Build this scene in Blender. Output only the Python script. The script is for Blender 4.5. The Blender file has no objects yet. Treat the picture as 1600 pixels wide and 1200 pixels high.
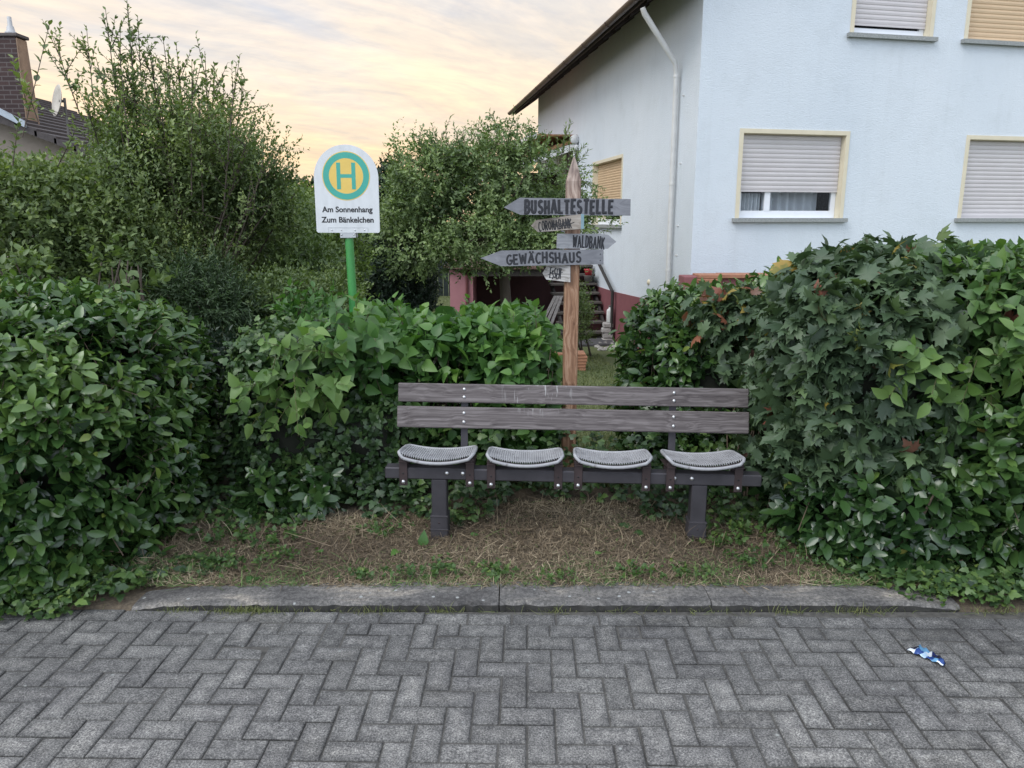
import bpy, math, random
import numpy as np
from mathutils import Vector, Matrix, Euler

random.seed(7)
rng = np.random.default_rng(11)
SC = bpy.context.scene
COL = SC.collection
PI = math.pi
R = math.radians

# ------------------------------------------------------------------ camera
H = 1.78                      # eye height of the photographer
PITCH = R(12.09)              # looking slightly down
FOC = 1200.0                  # focal length in pixels of a 1600 px wide frame
cam_d = bpy.data.cameras.new('camera')
cam_d.sensor_width = 36.0
cam_d.lens = 36.0 * FOC / 1600.0
cam_d.clip_start = 0.05
cam_d.clip_end = 3000
cam = bpy.data.objects.new('camera', cam_d)
COL.objects.link(cam)
cam.location = (0, 0, H)
cam.rotation_euler = (PI / 2 - PITCH, 0, 0)
SC.camera = cam
CP, SP = math.cos(PITCH), math.sin(PITCH)


def ray(px, py):
    dx = (px - 800) / FOC
    dy = (600 - py) / FOC
    return Vector((dx, CP + dy * SP, -SP + dy * CP))


def at(px, py, Y):
    """survey point: world position of a photo pixel at ground distance Y"""
    d = ray(px, py)
    t = Y / d.y
    return Vector((d.x * t, Y, H + d.z * t))


def on_plane(px, py, p0, n):
    d = ray(px, py)
    c = Vector((0, 0, H))
    t = (Vector(p0) - c).dot(n) / d.dot(n)
    return c + d * t


# ------------------------------------------------------------------ materials
def new_mat(name):
    m = bpy.data.materials.new(name)
    m.use_nodes = True
    nt = m.node_tree
    nt.nodes.clear()
    out = nt.nodes.new('ShaderNodeOutputMaterial')
    b = nt.nodes.new('ShaderNodeBsdfPrincipled')
    nt.links.new(b.outputs[0], out.inputs[0])
    return m, nt, b, out


def node(nt, typ, **kw):
    n = nt.nodes.new(typ)
    for k, v in kw.items():
        setattr(n, k, v)
    return n


def ramp(nt, stops, interp='LINEAR'):
    r = nt.nodes.new('ShaderNodeValToRGB')
    cr = r.color_ramp
    cr.interpolation = interp
    while len(cr.elements) < len(stops):
        cr.elements.new(0.5)
    for e, (p, c) in zip(cr.elements, stops):
        e.position = p
        e.color = (c[0], c[1], c[2], 1)
    return r


def coords(nt, scale=(1, 1, 1), rot=(0, 0, 0)):
    tc = node(nt, 'ShaderNodeTexCoord')
    mp = node(nt, 'ShaderNodeMapping')
    mp.inputs['Scale'].default_value = scale
    mp.inputs['Rotation'].default_value = rot
    nt.links.new(tc.outputs['Object'], mp.inputs[0])
    return mp.outputs[0]


def noise(nt, vec, scale, detail=4, rough=0.55):
    n = node(nt, 'ShaderNodeTexNoise')
    n.inputs['Scale'].default_value = scale
    n.inputs['Detail'].default_value = detail
    n.inputs['Roughness'].default_value = rough
    nt.links.new(vec, n.inputs['Vector'])
    return n.outputs['Fac']


def mixc(nt, fac, a, b, mode='MIX'):
    m = node(nt, 'ShaderNodeMix', data_type='RGBA', blend_type=mode)
    for s, v in ((m.inputs[0], fac), (m.inputs[6], a), (m.inputs[7], b)):
        if isinstance(v, (int, float)):
            s.default_value = v
        elif isinstance(v, (tuple, list)):
            s.default_value = (v[0], v[1], v[2], 1)
        else:
            nt.links.new(v, s)
    return m.outputs[2]


def bump(nt, b, h, strength=0.3, dist=0.01):
    n = node(nt, 'ShaderNodeBump')
    n.inputs['Strength'].default_value = strength
    n.inputs['Distance'].default_value = dist
    nt.links.new(h, n.inputs['Height'])
    nt.links.new(n.outputs[0], b.inputs['Normal'])


def mat_plain(name, col, rough=0.6, metal=0.0, var=0.15, vs=6.0, bs=0.0, bscale=80, bdist=0.004, stretch=(1, 1, 1), spec=0.5):
    m, nt, b, out = new_mat(name)
    v = coords(nt, stretch)
    f = noise(nt, v, vs, 6)
    r = ramp(nt, [(0.25, [c * (1 - var) for c in col]), (0.75, [min(1, c * (1 + var)) for c in col])])
    nt.links.new(f, r.inputs[0])
    nt.links.new(r.outputs[0], b.inputs['Base Color'])
    b.inputs['Roughness'].default_value = rough
    b.inputs['Metallic'].default_value = metal
    b.inputs['Specular IOR Level'].default_value = spec
    if bs > 0:
        bump(nt, b, noise(nt, v, bscale, 3), bs, bdist)
    return m


def mat_leaf(name, stops, rough=0.4, trans=0.25, tcol=None, spec=0.5):
    m, nt, b, out = new_mat(name)
    a = node(nt, 'ShaderNodeAttribute', attribute_name='tone')
    r = ramp(nt, stops)
    nt.links.new(a.outputs['Fac'], r.inputs[0])
    nt.links.new(r.outputs[0], b.inputs['Base Color'])
    b.inputs['Roughness'].default_value = rough
    b.inputs['Specular IOR Level'].default_value = spec
    t = node(nt, 'ShaderNodeBsdfTranslucent')
    g = mixc(nt, 1.0, r.outputs[0], (1.35, 1.5, 0.6), 'MULTIPLY')
    nt.links.new(g, t.inputs['Color'])
    mx = node(nt, 'ShaderNodeMixShader')
    mx.inputs[0].default_value = trans
    nt.links.new(b.outputs[0], mx.inputs[1])
    nt.links.new(t.outputs[0], mx.inputs[2])
    nt.links.new(mx.outputs[0], out.inputs[0])
    return m


def mat_wood(name, dark, mid, light, axis=0, rough=0.75, fine=30, warpk=14, metal=0):
    """weathered timber, grain running along the local axis 0 / 1 / 2"""
    m, nt, b, out = new_mat(name)
    s = [fine] * 3
    s[axis] = 1.3
    v = coords(nt, s)
    warp = noise(nt, coords(nt, [3 if i != axis else 1.2 for i in range(3)]), 2.0, 2)
    add = node(nt, 'ShaderNodeVectorMath', operation='MULTIPLY_ADD')
    cmb = node(nt, 'ShaderNodeCombineXYZ')
    for i in range(3):
        if i != axis:
            nt.links.new(warp, cmb.inputs[i])
    nt.links.new(cmb.outputs[0], add.inputs[0])
    add.inputs[1].default_value = (warpk,) * 3
    nt.links.new(v, add.inputs[2])
    f = noise(nt, add.outputs[0], 1.0, 5, 0.6)
    r = ramp(nt, [(0.3, dark), (0.5, mid), (0.72, light)])
    nt.links.new(f, r.inputs[0])
    nt.links.new(r.outputs[0], b.inputs['Base Color'])
    b.inputs['Roughness'].default_value = rough
    bump(nt, b, f, 0.35, 0.003)
    return m


M = {}
M['laurel'] = mat_leaf('laurel_leaf', [(0, (.016, .042, .014)), (.38, (.052, .110, .028)), (.8, (.135, .220, .052)), (.955, (.13, .21, .04)), (.985, (.19, .23, .05)), (1, (.24, .20, .05))], .27, .18, spec=.6)
M['laurel_dark'] = mat_leaf('laurel_leaf_dark', [(0, (.015, .040, .013)), (.5, (.042, .090, .025)), (.85, (.095, .165, .040)), (.965, (.12, .19, .04)), (1, (.22, .19, .05))], .25, .15, spec=.6)
M['ivy'] = mat_leaf('ivy_leaf', [(0, (.016, .036, .014)), (.5, (.046, .092, .028)), (.9, (.12, .19, .05)), (1, (.12, .19, .05))], .42, .15)
M['broad'] = mat_leaf('broad_leaf', [(0, (.025, .070, .018)), (.45, (.055, .135, .030)), (.8, (.11, .22, .048)), (.97, (.18, .29, .065)), (1, (.22, .30, .08))], .45, .30)
M['pale'] = mat_leaf('pale_leaf', [(0, (.06, .12, .035)), (.5, (.11, .20, .055)), (.9, (.19, .29, .085)), (1, (.24, .34, .13))], .5, .30)
M['maple'] = mat_leaf('maple_leaf', [(0, (.026, .050, .026)), (.5, (.064, .106, .052)), (.88, (.115, .175, .075)), (.93, (.12, .17, .04)), (.955, (.33, .22, .04)), (.975, (.26, .09, .06)), (1, (.12, .065, .04))], .5, .18)
M['dogwood'] = mat_leaf('dogwood_leaf', [(0, (.035, .080, .026)), (.5, (.075, .150, .042)), (.9, (.135, .225, .06)), (.975, (.20, .28, .07)), (1, (.34, .22, .05))], .48, .30)
M['willow'] = mat_leaf('willow_leaf', [(0, (.055, .088, .034)), (.5, (.15, .215, .080)), (.9, (.27, .345, .14)), (1, (.36, .42, .20))], .5, .25)
M['plum'] = mat_leaf('plum_leaf', [(0, (.06, .098, .036)), (.5, (.15, .205, .072)), (.9, (.27, .325, .115)), (1, (.33, .36, .15))], .5, .28)
M['shrub'] = mat_leaf('shrub_leaf', [(0, (.052, .088, .032)), (.5, (.13, .190, .062)), (.9, (.235, .305, .10)), (1, (.31, .33, .12))], .5, .28)
M['yellowish'] = mat_leaf('yellowish_leaf', [(0, (.06, .10, .022)), (.5, (.12, .18, .035)), (1, (.23, .27, .06))], .5, .3)
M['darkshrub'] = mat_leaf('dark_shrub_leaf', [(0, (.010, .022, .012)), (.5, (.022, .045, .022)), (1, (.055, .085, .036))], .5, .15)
M['needle'] = mat_leaf('needle_leaf', [(0, (.026, .052, .020)), (.5, (.060, .105, .036)), (1, (.12, .175, .060))], .5, .15)
M['straw'] = mat_leaf('straw', [(0, (.07, .050, .032)), (.35, (.17, .125, .080)), (.7, (.33, .26, .17)), (.86, (.46, .385, .26)), (.88, (.06, .12, .03)), (1, (.12, .20, .05))], .7, .1)
M['lawn'] = mat_leaf('lawn_blade', [(0, (.06, .085, .03)), (.5, (.12, .15, .05)), (1, (.24, .24, .10))], .6, .25)
M['weed'] = mat_leaf('weed_leaf', [(0, (.035, .08, .022)), (.5, (.075, .14, .035)), (1, (.20, .26, .06))], .5, .3)
M['bark'] = mat_plain('bark', (.075, .058, .045), .9, var=.45, vs=14, bs=.6, bscale=30, bdist=.01, stretch=(1, 1, .25))
M['twig'] = mat_plain('twig', (.13, .095, .065), .85, var=.3, vs=20)
M['greentwig'] = mat_plain('green_twig', (.10, .10, .04), .8, var=.3, vs=20)
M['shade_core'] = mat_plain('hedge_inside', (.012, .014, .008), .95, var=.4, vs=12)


# ------------------------------------------------------------------ object helpers
def tag(o, label=None, cat=None, group=None, kind=None):
    if label:
        o['label'] = label
    if cat:
        o['category'] = cat
    if group:
        o['group'] = group
    if kind:
        o['kind'] = kind
    return o


def empty(name, loc, label, cat, group=None, rz=0):
    o = bpy.data.objects.new(name, None)
    o.empty_display_size = 0.2
    COL.objects.link(o)
    o.location = loc
    o.rotation_euler = (0, 0, rz)
    return tag(o, label, cat, group)


def link(name, me, mats, parent=None, world=True):
    o = bpy.data.objects.new(name, me)
    COL.objects.link(o)
    if not isinstance(mats, (list, tuple)):
        mats = [mats]
    if len(me.materials) == 0:
        for m in mats:
            me.materials.append(m)
    if parent is not None:
        o.parent = parent
        if world:      # mesh coordinates are world coordinates
            pm = Matrix.LocRotScale(parent.location, parent.rotation_euler, (1, 1, 1))
            p = parent.parent
            while p is not None:
                pm = Matrix.LocRotScale(p.location, p.rotation_euler, (1, 1, 1)) @ pm
                p = p.parent
            o.matrix_parent_inverse = Matrix.Identity(4)
            me.transform(pm.inverted())
    return o


class MB:
    """collects simple shapes into one mesh"""

    def __init__(self):
        self.v, self.f, self.mi, self.sm = [], [], [], []

    def add(self, vs, fs, mi=0, smooth=False):
        o = len(self.v)
        self.v += [tuple(v) for v in vs]
        for f in fs:
            self.f.append(tuple(o + i for i in f))
            self.mi.append(mi)
            self.sm.append(smooth)

    def quad(self, a, b, c, d, mi=0):
        self.add([a, b, c, d], [(0, 1, 2, 3)], mi)

    def box(self, x0, x1, y0, y1, z0, z1, mi=0, bev=0.0, mtx=None):
        self.hexa([(x0, y0, z0), (x1, y0, z0), (x1, y1, z0), (x0, y1, z0), (x0, y0, z1), (x1, y0, z1), (x1, y1, z1), (x0, y1, z1)], mi, bev, mtx)

    def hexa(self, p, mi=0, bev=0.0, mtx=None):
        p = [Vector(q) for q in p]
        if mtx is not None:
            p = [mtx @ q for q in p]
        if bev <= 0:
            self.add(p, [(0, 3, 2, 1), (4, 5, 6, 7), (0, 1, 5, 4), (1, 2, 6, 5), (2, 3, 7, 6), (3, 0, 4, 7)], mi)
            return
        # chamfered box: three points per corner, pulled along the three edges
        nb = {0: (1, 3, 4), 1: (0, 2, 5), 2: (3, 1, 6), 3: (2, 0, 7), 4: (5, 7, 0), 5: (4, 6, 1), 6: (7, 5, 2), 7: (6, 4, 3)}
        vs, idx = [], {}
        faces = [(0, 3, 2, 1), (4, 5, 6, 7), (0, 1, 5, 4), (1, 2, 6, 5), (2, 3, 7, 6), (3, 0, 4, 7)]
        for fi, f in enumerate(faces):
            for k in range(4):
                c, a, b = f[k], f[k - 1], f[(k + 1) % 4]
                pa = (p[a] - p[c])
                pb = (p[b] - p[c])
                q = p[c] + pa.normalized() * min(bev, pa.length * .45) + pb.normalized() * min(bev, pb.length * .45)
                idx[(fi, c)] = len(vs)
                vs.append(q)
        fs = [tuple(idx[(fi, c)] for c in f) for fi, f in enumerate(faces)]
        done = set()
        for fi, f in enumerate(faces):
            for k in range(4):
                a, b = f[k], f[(k + 1) % 4]
                for gi, g in enumerate(faces):
                    if gi <= fi:
                        continue
                    if a in g and b in g and (fi, gi) not in done:
                        done.add((fi, gi))
                        fs.append((idx[(fi, b)], idx[(fi, a)], idx[(gi, a)], idx[(gi, b)]))
        for c in range(8):
            fs.append(tuple(idx[(fi, c)] for fi, f in enumerate(faces) if c in f))
        self.add(vs, fs, mi)

    def tube(self, pts, rad, n=8, mi=0, cap=True, smooth=True):
        pts = [Vector(p) for p in pts]
        if not isinstance(rad, (list, tuple)):
            rad = [rad] * len(pts)
        vs, fs = [], []
        up = Vector((0, 0, 1))
        prev = None
        for i, p in enumerate(pts):
            d = (pts[min(i + 1, len(pts) - 1)] - pts[max(i - 1, 0)]).normalized()
            a = prev - d * prev.dot(d) if prev is not None else d.cross(up if abs(d.z) < .9 else Vector((1, 0, 0)))
            if a.length < 1e-6:
                a = d.cross(Vector((0, 1, 0)))
            a.normalize()
            prev = a
            b = d.cross(a)
            for k in range(n):
                w = 2 * PI * k / n
                vs.append(p + (a * math.cos(w) + b * math.sin(w)) * rad[i])
        for i in range(len(pts) - 1):
            for k in range(n):
                k2 = (k + 1) % n
                fs.append((i * n + k, i * n + k2, (i + 1) * n + k2, (i + 1) * n + k))
        self.add(vs, fs, mi, smooth)
        if cap:
            self.add(vs[:n], [tuple(range(n))[::-1]], mi)
            self.add(vs[-n:], [tuple(range(n))], mi)

    def prism(self, outline, a, b, mi=0):
        """outline: list of 3-D points of a planar polygon, extruded from +a to +b (vectors)"""
        n = len(outline)
        o = [Vector(p) for p in outline]
        vs = [p + Vector(a) for p in o] + [p + Vector(b) for p in o]
        fs = [tuple(range(n)), tuple(range(2 * n - 1, n - 1, -1))]
        for i in range(n):
            j = (i + 1) % n
            fs.append((j, i, n + i, n + j))
        self.add(vs, fs, mi)

    def lathe(self, prof, c, n=20, mi=0, axis=None):
        """prof: (radius, height) list around vertical axis at c, or along 'axis'"""
        c = Vector(c)
        ax = Vector(axis).normalized() if axis else Vector((0, 0, 1))
        a = ax.cross(Vector((0, 1, 0)) if abs(ax.y) < .9 else Vector((1, 0, 0))).normalized()
        b = ax.cross(a)
        vs, fs = [], []
        for r, h in prof:
            for k in range(n):
                w = 2 * PI * k / n
                vs.append(c + ax * h + (a * math.cos(w) + b * math.sin(w)) * r)
        for i in range(len(prof) - 1):
            for k in range(n):
                k2 = (k + 1) % n
                fs.append((i * n + k, i * n + k2, (i + 1) * n + k2, (i + 1) * n + k))
        self.add(vs, fs, mi, True)

    def mesh(self, name):
        me = bpy.data.meshes.new(name)
        me.from_pydata(self.v, [], self.f)
        me.polygons.foreach_set('material_index', self.mi)
        me.polygons.foreach_set('use_smooth', self.sm)
        me.update()
        return me

    def build(self, name, mats, parent=None, world=True):
        return link(name, self.mesh(name), mats, parent, world)


# ------------------------------------------------------------------ foliage helpers
def unit(a):
    return a / np.maximum(np.linalg.norm(a, axis=-1, keepdims=True), 1e-9)


def leaf_oval(w=.22, fold=.10, droop=.18, st=(0, .22, .52, .80, 1.0), wd=(0, .80, 1.0, .62, 0)):
    vs, mid, lf, rt = [], [], [], []
    for y, k in zip(st, wd):
        z = -droop * y * y
        mid.append(len(vs))
        vs.append((0, y, z))
        if k > 0:
            lf.append(len(vs))
            vs.append((-w * k, y, z + fold * k))
            rt.append(len(vs))
            vs.append((w * k, y, z + fold * k))
    n = len(lf)
    fs = [(mid[0], rt[0], mid[1], -1), (mid[0], mid[1], lf[0], -1)]
    for i in range(n - 1):
        fs.append((mid[i + 1], rt[i], rt[i + 1], mid[i + 2]))
        fs.append((lf[i], mid[i + 1], mid[i + 2], lf[i + 1]))
    fs += [(mid[n], rt[-1], mid[n + 1], -1), (lf[-1], mid[n], mid[n + 1], -1)]
    return np.array(vs), fs


def leaf_fan(outline, c=(0, .35), droop=.15, fold=.06):
    vs = [(c[0], c[1], 0.0)]
    for x, y in outline:
        vs.append((x, y, -droop * (x * x + (y - c[1]) ** 2) * 1.5 + fold * abs(x)))
    n = len(outline)
    fs = [(0, 1 + i, 1 + (i + 1) % n, -1) for i in range(n)]
    return np.array(vs), fs


def sym(half):
    """right half outline base..tip, mirrored to a closed outline"""
    out = list(half)
    for x, y in reversed(half):
        if x > 1e-6:
            out.append((-x, y))
    return out


T_LAUREL = leaf_oval(.235, .06, .16, (0, .2, .5, .82, 1.0), (0, .72, 1.0, .66, 0))
T_LAUREL2 = leaf_oval(.25, .10, .30, (0, .25, .55, .8, 1.0), (0, .72, 1.0, .7, 0))
T_HEART = leaf_oval(.36, .10, .22, (0, .10, .34, .68, 1.0), (0, .75, 1.0, .60, 0))
T_DOG = leaf_oval(.27, .08, .20, (0, .2, .48, .76, 1.0), (0, .75, 1.0, .62, 0))
T_MAPLE = leaf_fan(sym([(0, 0), (.16, .02), (.30, -.04), (.27, .10), (.55, .16), (.44, .26), (.62, .48), (.44, .46), (.40, .54), (.20, .44), (.26, .66), (.15, .70), (0, 1.0)]), (0, .32), .35, .05)
T_IVY = leaf_fan(sym([(0, 0), (.28, -.08), (.48, .22), (.26, .40), (.30, .60), (0, 1.0)]), (0, .3), .3, .06)
T_SMALL = (np.array([(0, 0, 0), (.24, .45, .07), (0, 1, -.08), (-.24, .45, .07)]), [(0, 1, 2, -1), (0, 2, 3, -1)])
T_NARROW = (np.array([(0, 0, 0), (.13, .45, .04), (0, 1, -.14), (-.13, .45, .04)]), [(0, 1, 2, -1), (0, 2, 3, -1)])
T_MID = leaf_oval(.24, .09, .18, (0, .4, 1.0), (0, 1.0, 0)) if False else (np.array([(0, 0, 0), (.20, .25, .05), (.24, .55, .05), (0, 1, -.15), (-.24, .55, .05), (-.20, .25, .05), (0, .4, -.02)]),
          [(0, 1, 6, -1), (1, 2, 3, 6), (0, 6, 5, -1), (6, 3, 4, 5)])


def leaves_mesh(name, batches):
    """batches: list of (template, pos, dirY, normal, size, tone)"""
    VV, TT, loops, starts, tot = [], [], [], [], 0
    ltot = 0
    for (tv, tf), P, D, N, S, T in batches:
        n = len(P)
        if n == 0:
            continue
        D = unit(D)
        X = unit(np.cross(D, N))
        N2 = np.cross(X, D)
        V = P[:, None, :] + S[:, None, None] * (tv[None, :, 0:1] * X[:, None, :] + tv[None, :, 1:2] * D[:, None, :] + tv[None, :, 2:3] * N2[:, None, :])
        m = len(tv)
        VV.append(V.reshape(-1, 3))
        TT.append(np.repeat(T, m))
        base = (np.arange(n) * m + tot)[:, None]
        one = []
        lens = []
        for f in tf:
            f = [i for i in f if i >= 0]
            one += f
            lens.append(len(f))
        L = (base + np.array(one)[None, :]).reshape(-1)
        loops.append(L)
        lens = np.tile(np.array(lens), n)
        st = np.concatenate([[0], np.cumsum(lens)[:-1]]) + ltot
        starts.append(st)
        ltot += len(L)
        tot += n * m
    V = np.concatenate(VV).astype(np.float32)
    T = np.concatenate(TT).astype(np.float32)
    L = np.concatenate(loops).astype(np.int32)
    S = np.concatenate(starts).astype(np.int32)
    me = bpy.data.meshes.new(name)
    me.vertices.add(len(V))
    me.vertices.foreach_set('co', V.reshape(-1))
    me.loops.add(len(L))
    me.loops.foreach_set('vertex_index', L)
    me.polygons.add(len(S))
    me.polygons.foreach_set('loop_start', S)
    me.update(calc_edges=True)
    a = me.attributes.new('tone', 'FLOAT', 'POINT')
    a.data.foreach_set('value', np.clip(T, 0, 1))
    me.validate()
    return me


def lump(P, f=2.2, seed=0.0):
    x, y, z = P[:, 0] * f + seed, P[:, 1] * f + seed * 1.7, P[:, 2] * f - seed
    return (np.sin(x * 1.9 + 1.3 * np.sin(y * 1.3 + z)) + np.sin(y * 2.3 + 1.1 * np.sin(z * 1.7 + x)) + np.sin(z * 2.1 + 1.2 * np.sin(x * 1.5 - y))) / 3


def sq_surface(n, c, h, k=5.0, faces=(1, .25, .6, .6, 1), amp=.06, seed=0.0):
    """points and normals on a lumpy rounded box; faces = front, back, left, right, top"""
    a = np.array([h[0] * h[2] * faces[0], h[0] * h[2] * faces[1], h[1] * h[2] * faces[2], h[1] * h[2] * faces[3], h[0] * h[1] * faces[4]])
    f = rng.choice(5, n, p=a / a.sum())
    u, v = rng.uniform(-1, 1, n), rng.uniform(-1, 1, n)
    p = np.zeros((n, 3))
    o = np.ones(n)
    for i, (ax, s) in enumerate(((1, -1), (1, 1), (0, -1), (0, 1), (2, 1))):
        m = f == i
        q = np.zeros((m.sum(), 3))
        q[:, ax] = s
        oth = [j for j in range(3) if j != ax]
        q[:, oth[0]] = u[m]
        q[:, oth[1]] = v[m]
        p[m] = q
    r = (np.abs(p) ** k).sum(1) ** (1 / k)
    p = p / r[:, None]
    N = unit(np.sign(p) * np.abs(p) ** (k - 1) / np.array(h)[None, :])
    P = np.array(c)[None, :] + p * np.array(h)[None, :]
    P = P + N * (lump(P, 2.4, seed) * amp)[:, None]
    return P, N


def blob_surface(n, blobs, seed=0.0, amp=.08, inner=.35):
    """blobs: (cx,cy,cz, rx,ry,rz); points through the outer shell of ellipsoids"""
    w = np.array([b[3] * b[5] + b[3] * b[4] + b[4] * b[5] for b in blobs])
    ii = rng.choice(len(blobs), n, p=w / w.sum())
    B = np.array(blobs)[ii]
    d = unit(rng.normal(size=(n, 3)))
    rr = 1 - inner * rng.random(n) ** 1.6
    P = B[:, :3] + d * B[:, 3:] * rr[:, None]
    N = unit(d / B[:, 3:])
    P = P + N * (lump(P, 2.6, seed) * amp)[:, None]
    return P, N


def shoots(P, D, L, k, tmpl, size, ang=55, up=.4, grav=.0, droop=0.0, seed=0.0, tmin=.15, tonebase=.25, tonegain=.35, stems=None, srad=.003, vary=.45, odd=0.0, twist=2.4, clump=.22):
    """leafy shoots: P base, D direction, L length, k leaves each; returns a leaf batch"""
    n = len(P)
    D = unit(D)
    j = np.arange(k)
    t = tmin + (1 - tmin) * (j[None, :] + rng.uniform(.1, .9, (n, k))) / k
    s = t * L[:, None]
    pos = P[:, None, :] + D[:, None, :] * s[:, :, None]
    pos[:, :, 2] -= droop * s * s
    A = unit(np.cross(D, np.where(np.abs(D[:, 2:3]) < .9, np.array([[0, 0, 1.0]]), np.array([[1.0, 0, 0]]))))
    Bv = np.cross(D, A)
    az = j[None, :] * twist + rng.uniform(0, 6.28, (n, 1)) + rng.normal(0, .35, (n, k))
    rad = np.cos(az)[:, :, None] * A[:, None, :] + np.sin(az)[:, :, None] * Bv[:, None, :]
    a = R(ang) * (1.15 - .45 * t) + rng.normal(0, .18, (n, k))
    d = D[:, None, :] * np.cos(a)[:, :, None] + rad * np.sin(a)[:, :, None]
    d[:, :, 2] -= grav
    nn = D[:, None, :] * np.sin(a)[:, :, None] - rad * np.cos(a)[:, :, None]
    nn = nn + rng.normal(0, .22, (n, k, 3))
    nn[:, :, 2] += up
    sz = size * (1 + rng.uniform(-vary, vary * .6, (n, k))) * (1.05 - .25 * t)
    cl = lump(P, 3.1, seed + 4.0) * clump
    tone = tonebase + tonegain * t * rng.uniform(.3, 1, (n, k)) + cl[:, None] + rng.normal(0, .10, (n, k)) + rng.normal(0, .07, (n, 1))
    tone = np.clip(tone, 0, .90)
    if odd > 0:
        o = rng.random((n, k)) < odd
        tone = np.where(o, rng.uniform(.93, 1, (n, k)), tone)
    if stems is not None:
        for i in range(n):
            p0 = Vector(P[i])
            dv = Vector(D[i])
            pts = []
            for q in (0, .5, 1):
                sl = q * L[i]
                pts.append(p0 + dv * sl - Vector((0, 0, droop * sl * sl)))
            stems.tube(pts, [srad, srad * .8, srad * .4], 3, cap=False)
    return (tmpl, pos.reshape(-1, 3), d.reshape(-1, 3), nn.reshape(-1, 3), sz.reshape(-1), tone.reshape(-1))


def fill(n, c, h, k=5.0):
    p = rng.uniform(-1, 1, (n, 3))
    r = (np.abs(p) ** k).sum(1) ** (1 / k)
    p = p / np.maximum(r, 1)[:, None]
    return np.array(c)[None, :] + p * np.array(h)[None, :]


def hedge_core(c, h, k=4, seed=0, amp=.05, n=18):
    """lumpy closed body of dark inner branches"""
    mb = MB()
    vs, fs = [], []
    us = np.linspace(-PI / 2, PI / 2, n)
    ws = np.linspace(-PI, PI, 2 * n, endpoint=False)
    e = 2.0 / k

    def sp(x):
        return math.copysign(abs(x) ** e, x)
    for a in us:
        for b in ws:
            x, y, z = sp(math.cos(a)) * sp(math.cos(b)), sp(math.cos(a)) * sp(math.sin(b)), sp(math.sin(a))
            q = np.array([[c[0] + h[0] * x, c[1] + h[1] * y, c[2] + h[2] * z]])
            l = float(lump(q, 6, seed)[0]) * amp
            vs.append((q[0][0] + l * x, q[0][1] + l * y, q[0][2] + l * z))
    m = 2 * n
    for i in range(n - 1):
        for q in range(m):
            fs.append((i * m + q, i * m + (q + 1) % m, (i + 1) * m + (q + 1) % m, (i + 1) * m + q))
    mb.add(vs, fs, 0, True)
    return mb


def dirs(N, wn=.7, wu=.5, wr=.4):
    d = N * wn + rng.normal(0, wr, N.shape)
    d[:, 2] += wu
    return unit(d)


def branches(mb, base, tips, r0=.02, r1=.006, bend=.15, n=5):
    b = Vector(base)
    for tp in tips:
        t = Vector(tp)
        d = t - b
        mid = Vector((random.uniform(-1, 1), random.uniform(-1, 1), random.uniform(0, 1))) * bend * d.length
        pts = [b + d * s + mid * (4 * s * (1 - s)) * .5 for s in (0, .25, .5, .75, 1)]
        mb.tube(pts, [r0 + (r1 - r0) * s for s in (0, .25, .5, .75, 1)], n, cap=False)


# ------------------------------------------------------------------ world, sun
SUN_EL, SUN_AZ = R(50), R(232)      # soft light from behind the photographer, a bit to the left
w = bpy.data.worlds.new('World')
SC.world = w
w.use_nodes = True
nt = w.node_tree
nt.nodes.clear()
wo = nt.nodes.new('ShaderNodeOutputWorld')
bg = nt.nodes.new('ShaderNodeBackground')
nt.links.new(bg.outputs[0], wo.inputs[0])
sky = nt.nodes.new('ShaderNodeTexSky')
sky.sky_type = 'NISHITA'
sky.sun_disc = False
sky.sun_elevation = SUN_EL
sky.sun_rotation = SUN_AZ
sky.air_density = 1.0
sky.dust_density = 2.0
tc = nt.nodes.new('ShaderNodeTexCoord')
sep = nt.nodes.new('ShaderNodeSeparateXYZ')
nt.links.new(tc.outputs['Generated'], sep.inputs[0])
# evening cloud sheet: colour by elevation
el = ramp(nt, [(0.0, (.78, .55, .33)), (.08, (.76, .565, .37)), (.16, (.70, .585, .45)), (.25, (.62, .575, .53)), (.36, (.545, .54, .55)), (.55, (.54, .56, .61)), (1.0, (.66, .74, .88))])
nt.links.new(sep.outputs['Z'], el.inputs[0])
# project direction on a flat cloud deck
zz = node(nt, 'ShaderNodeMath', operation='ADD')
nt.links.new(sep.outputs['Z'], zz.inputs[0])
zz.inputs[1].default_value = .12
dv = node(nt, 'ShaderNodeVectorMath', operation='DIVIDE')
cz = node(nt, 'ShaderNodeCombineXYZ')
for i in range(3):
    nt.links.new(zz.outputs[0], cz.inputs[i])
nt.links.new(tc.outputs['Generated'], dv.inputs[0])
nt.links.new(cz.outputs[0], dv.inputs[1])


def streaks(angle, scale, sc, det, rough):
    m1 = node(nt, 'ShaderNodeMapping')
    m1.inputs['Rotation'].default_value = (0, 0, R(-angle))
    nt.links.new(dv.outputs[0], m1.inputs[0])
    wv = node(nt, 'ShaderNodeTexNoise')
    wv.inputs['Scale'].default_value = .8
    nt.links.new(m1.outputs[0], wv.inputs['Vector'])
    ma = node(nt, 'ShaderNodeVectorMath', operation='MULTIPLY_ADD')
    nt.links.new(wv.outputs['Color'], ma.inputs[0])
    ma.inputs[1].default_value = (.7, .7, 0)
    nt.links.new(m1.outputs[0], ma.inputs[2])
    m2 = node(nt, 'ShaderNodeMapping')
    m2.inputs['Scale'].default_value = scale
    nt.links.new(ma.outputs[0], m2.inputs[0])
    return noise(nt, m2.outputs[0], sc, det, rough)


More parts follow.
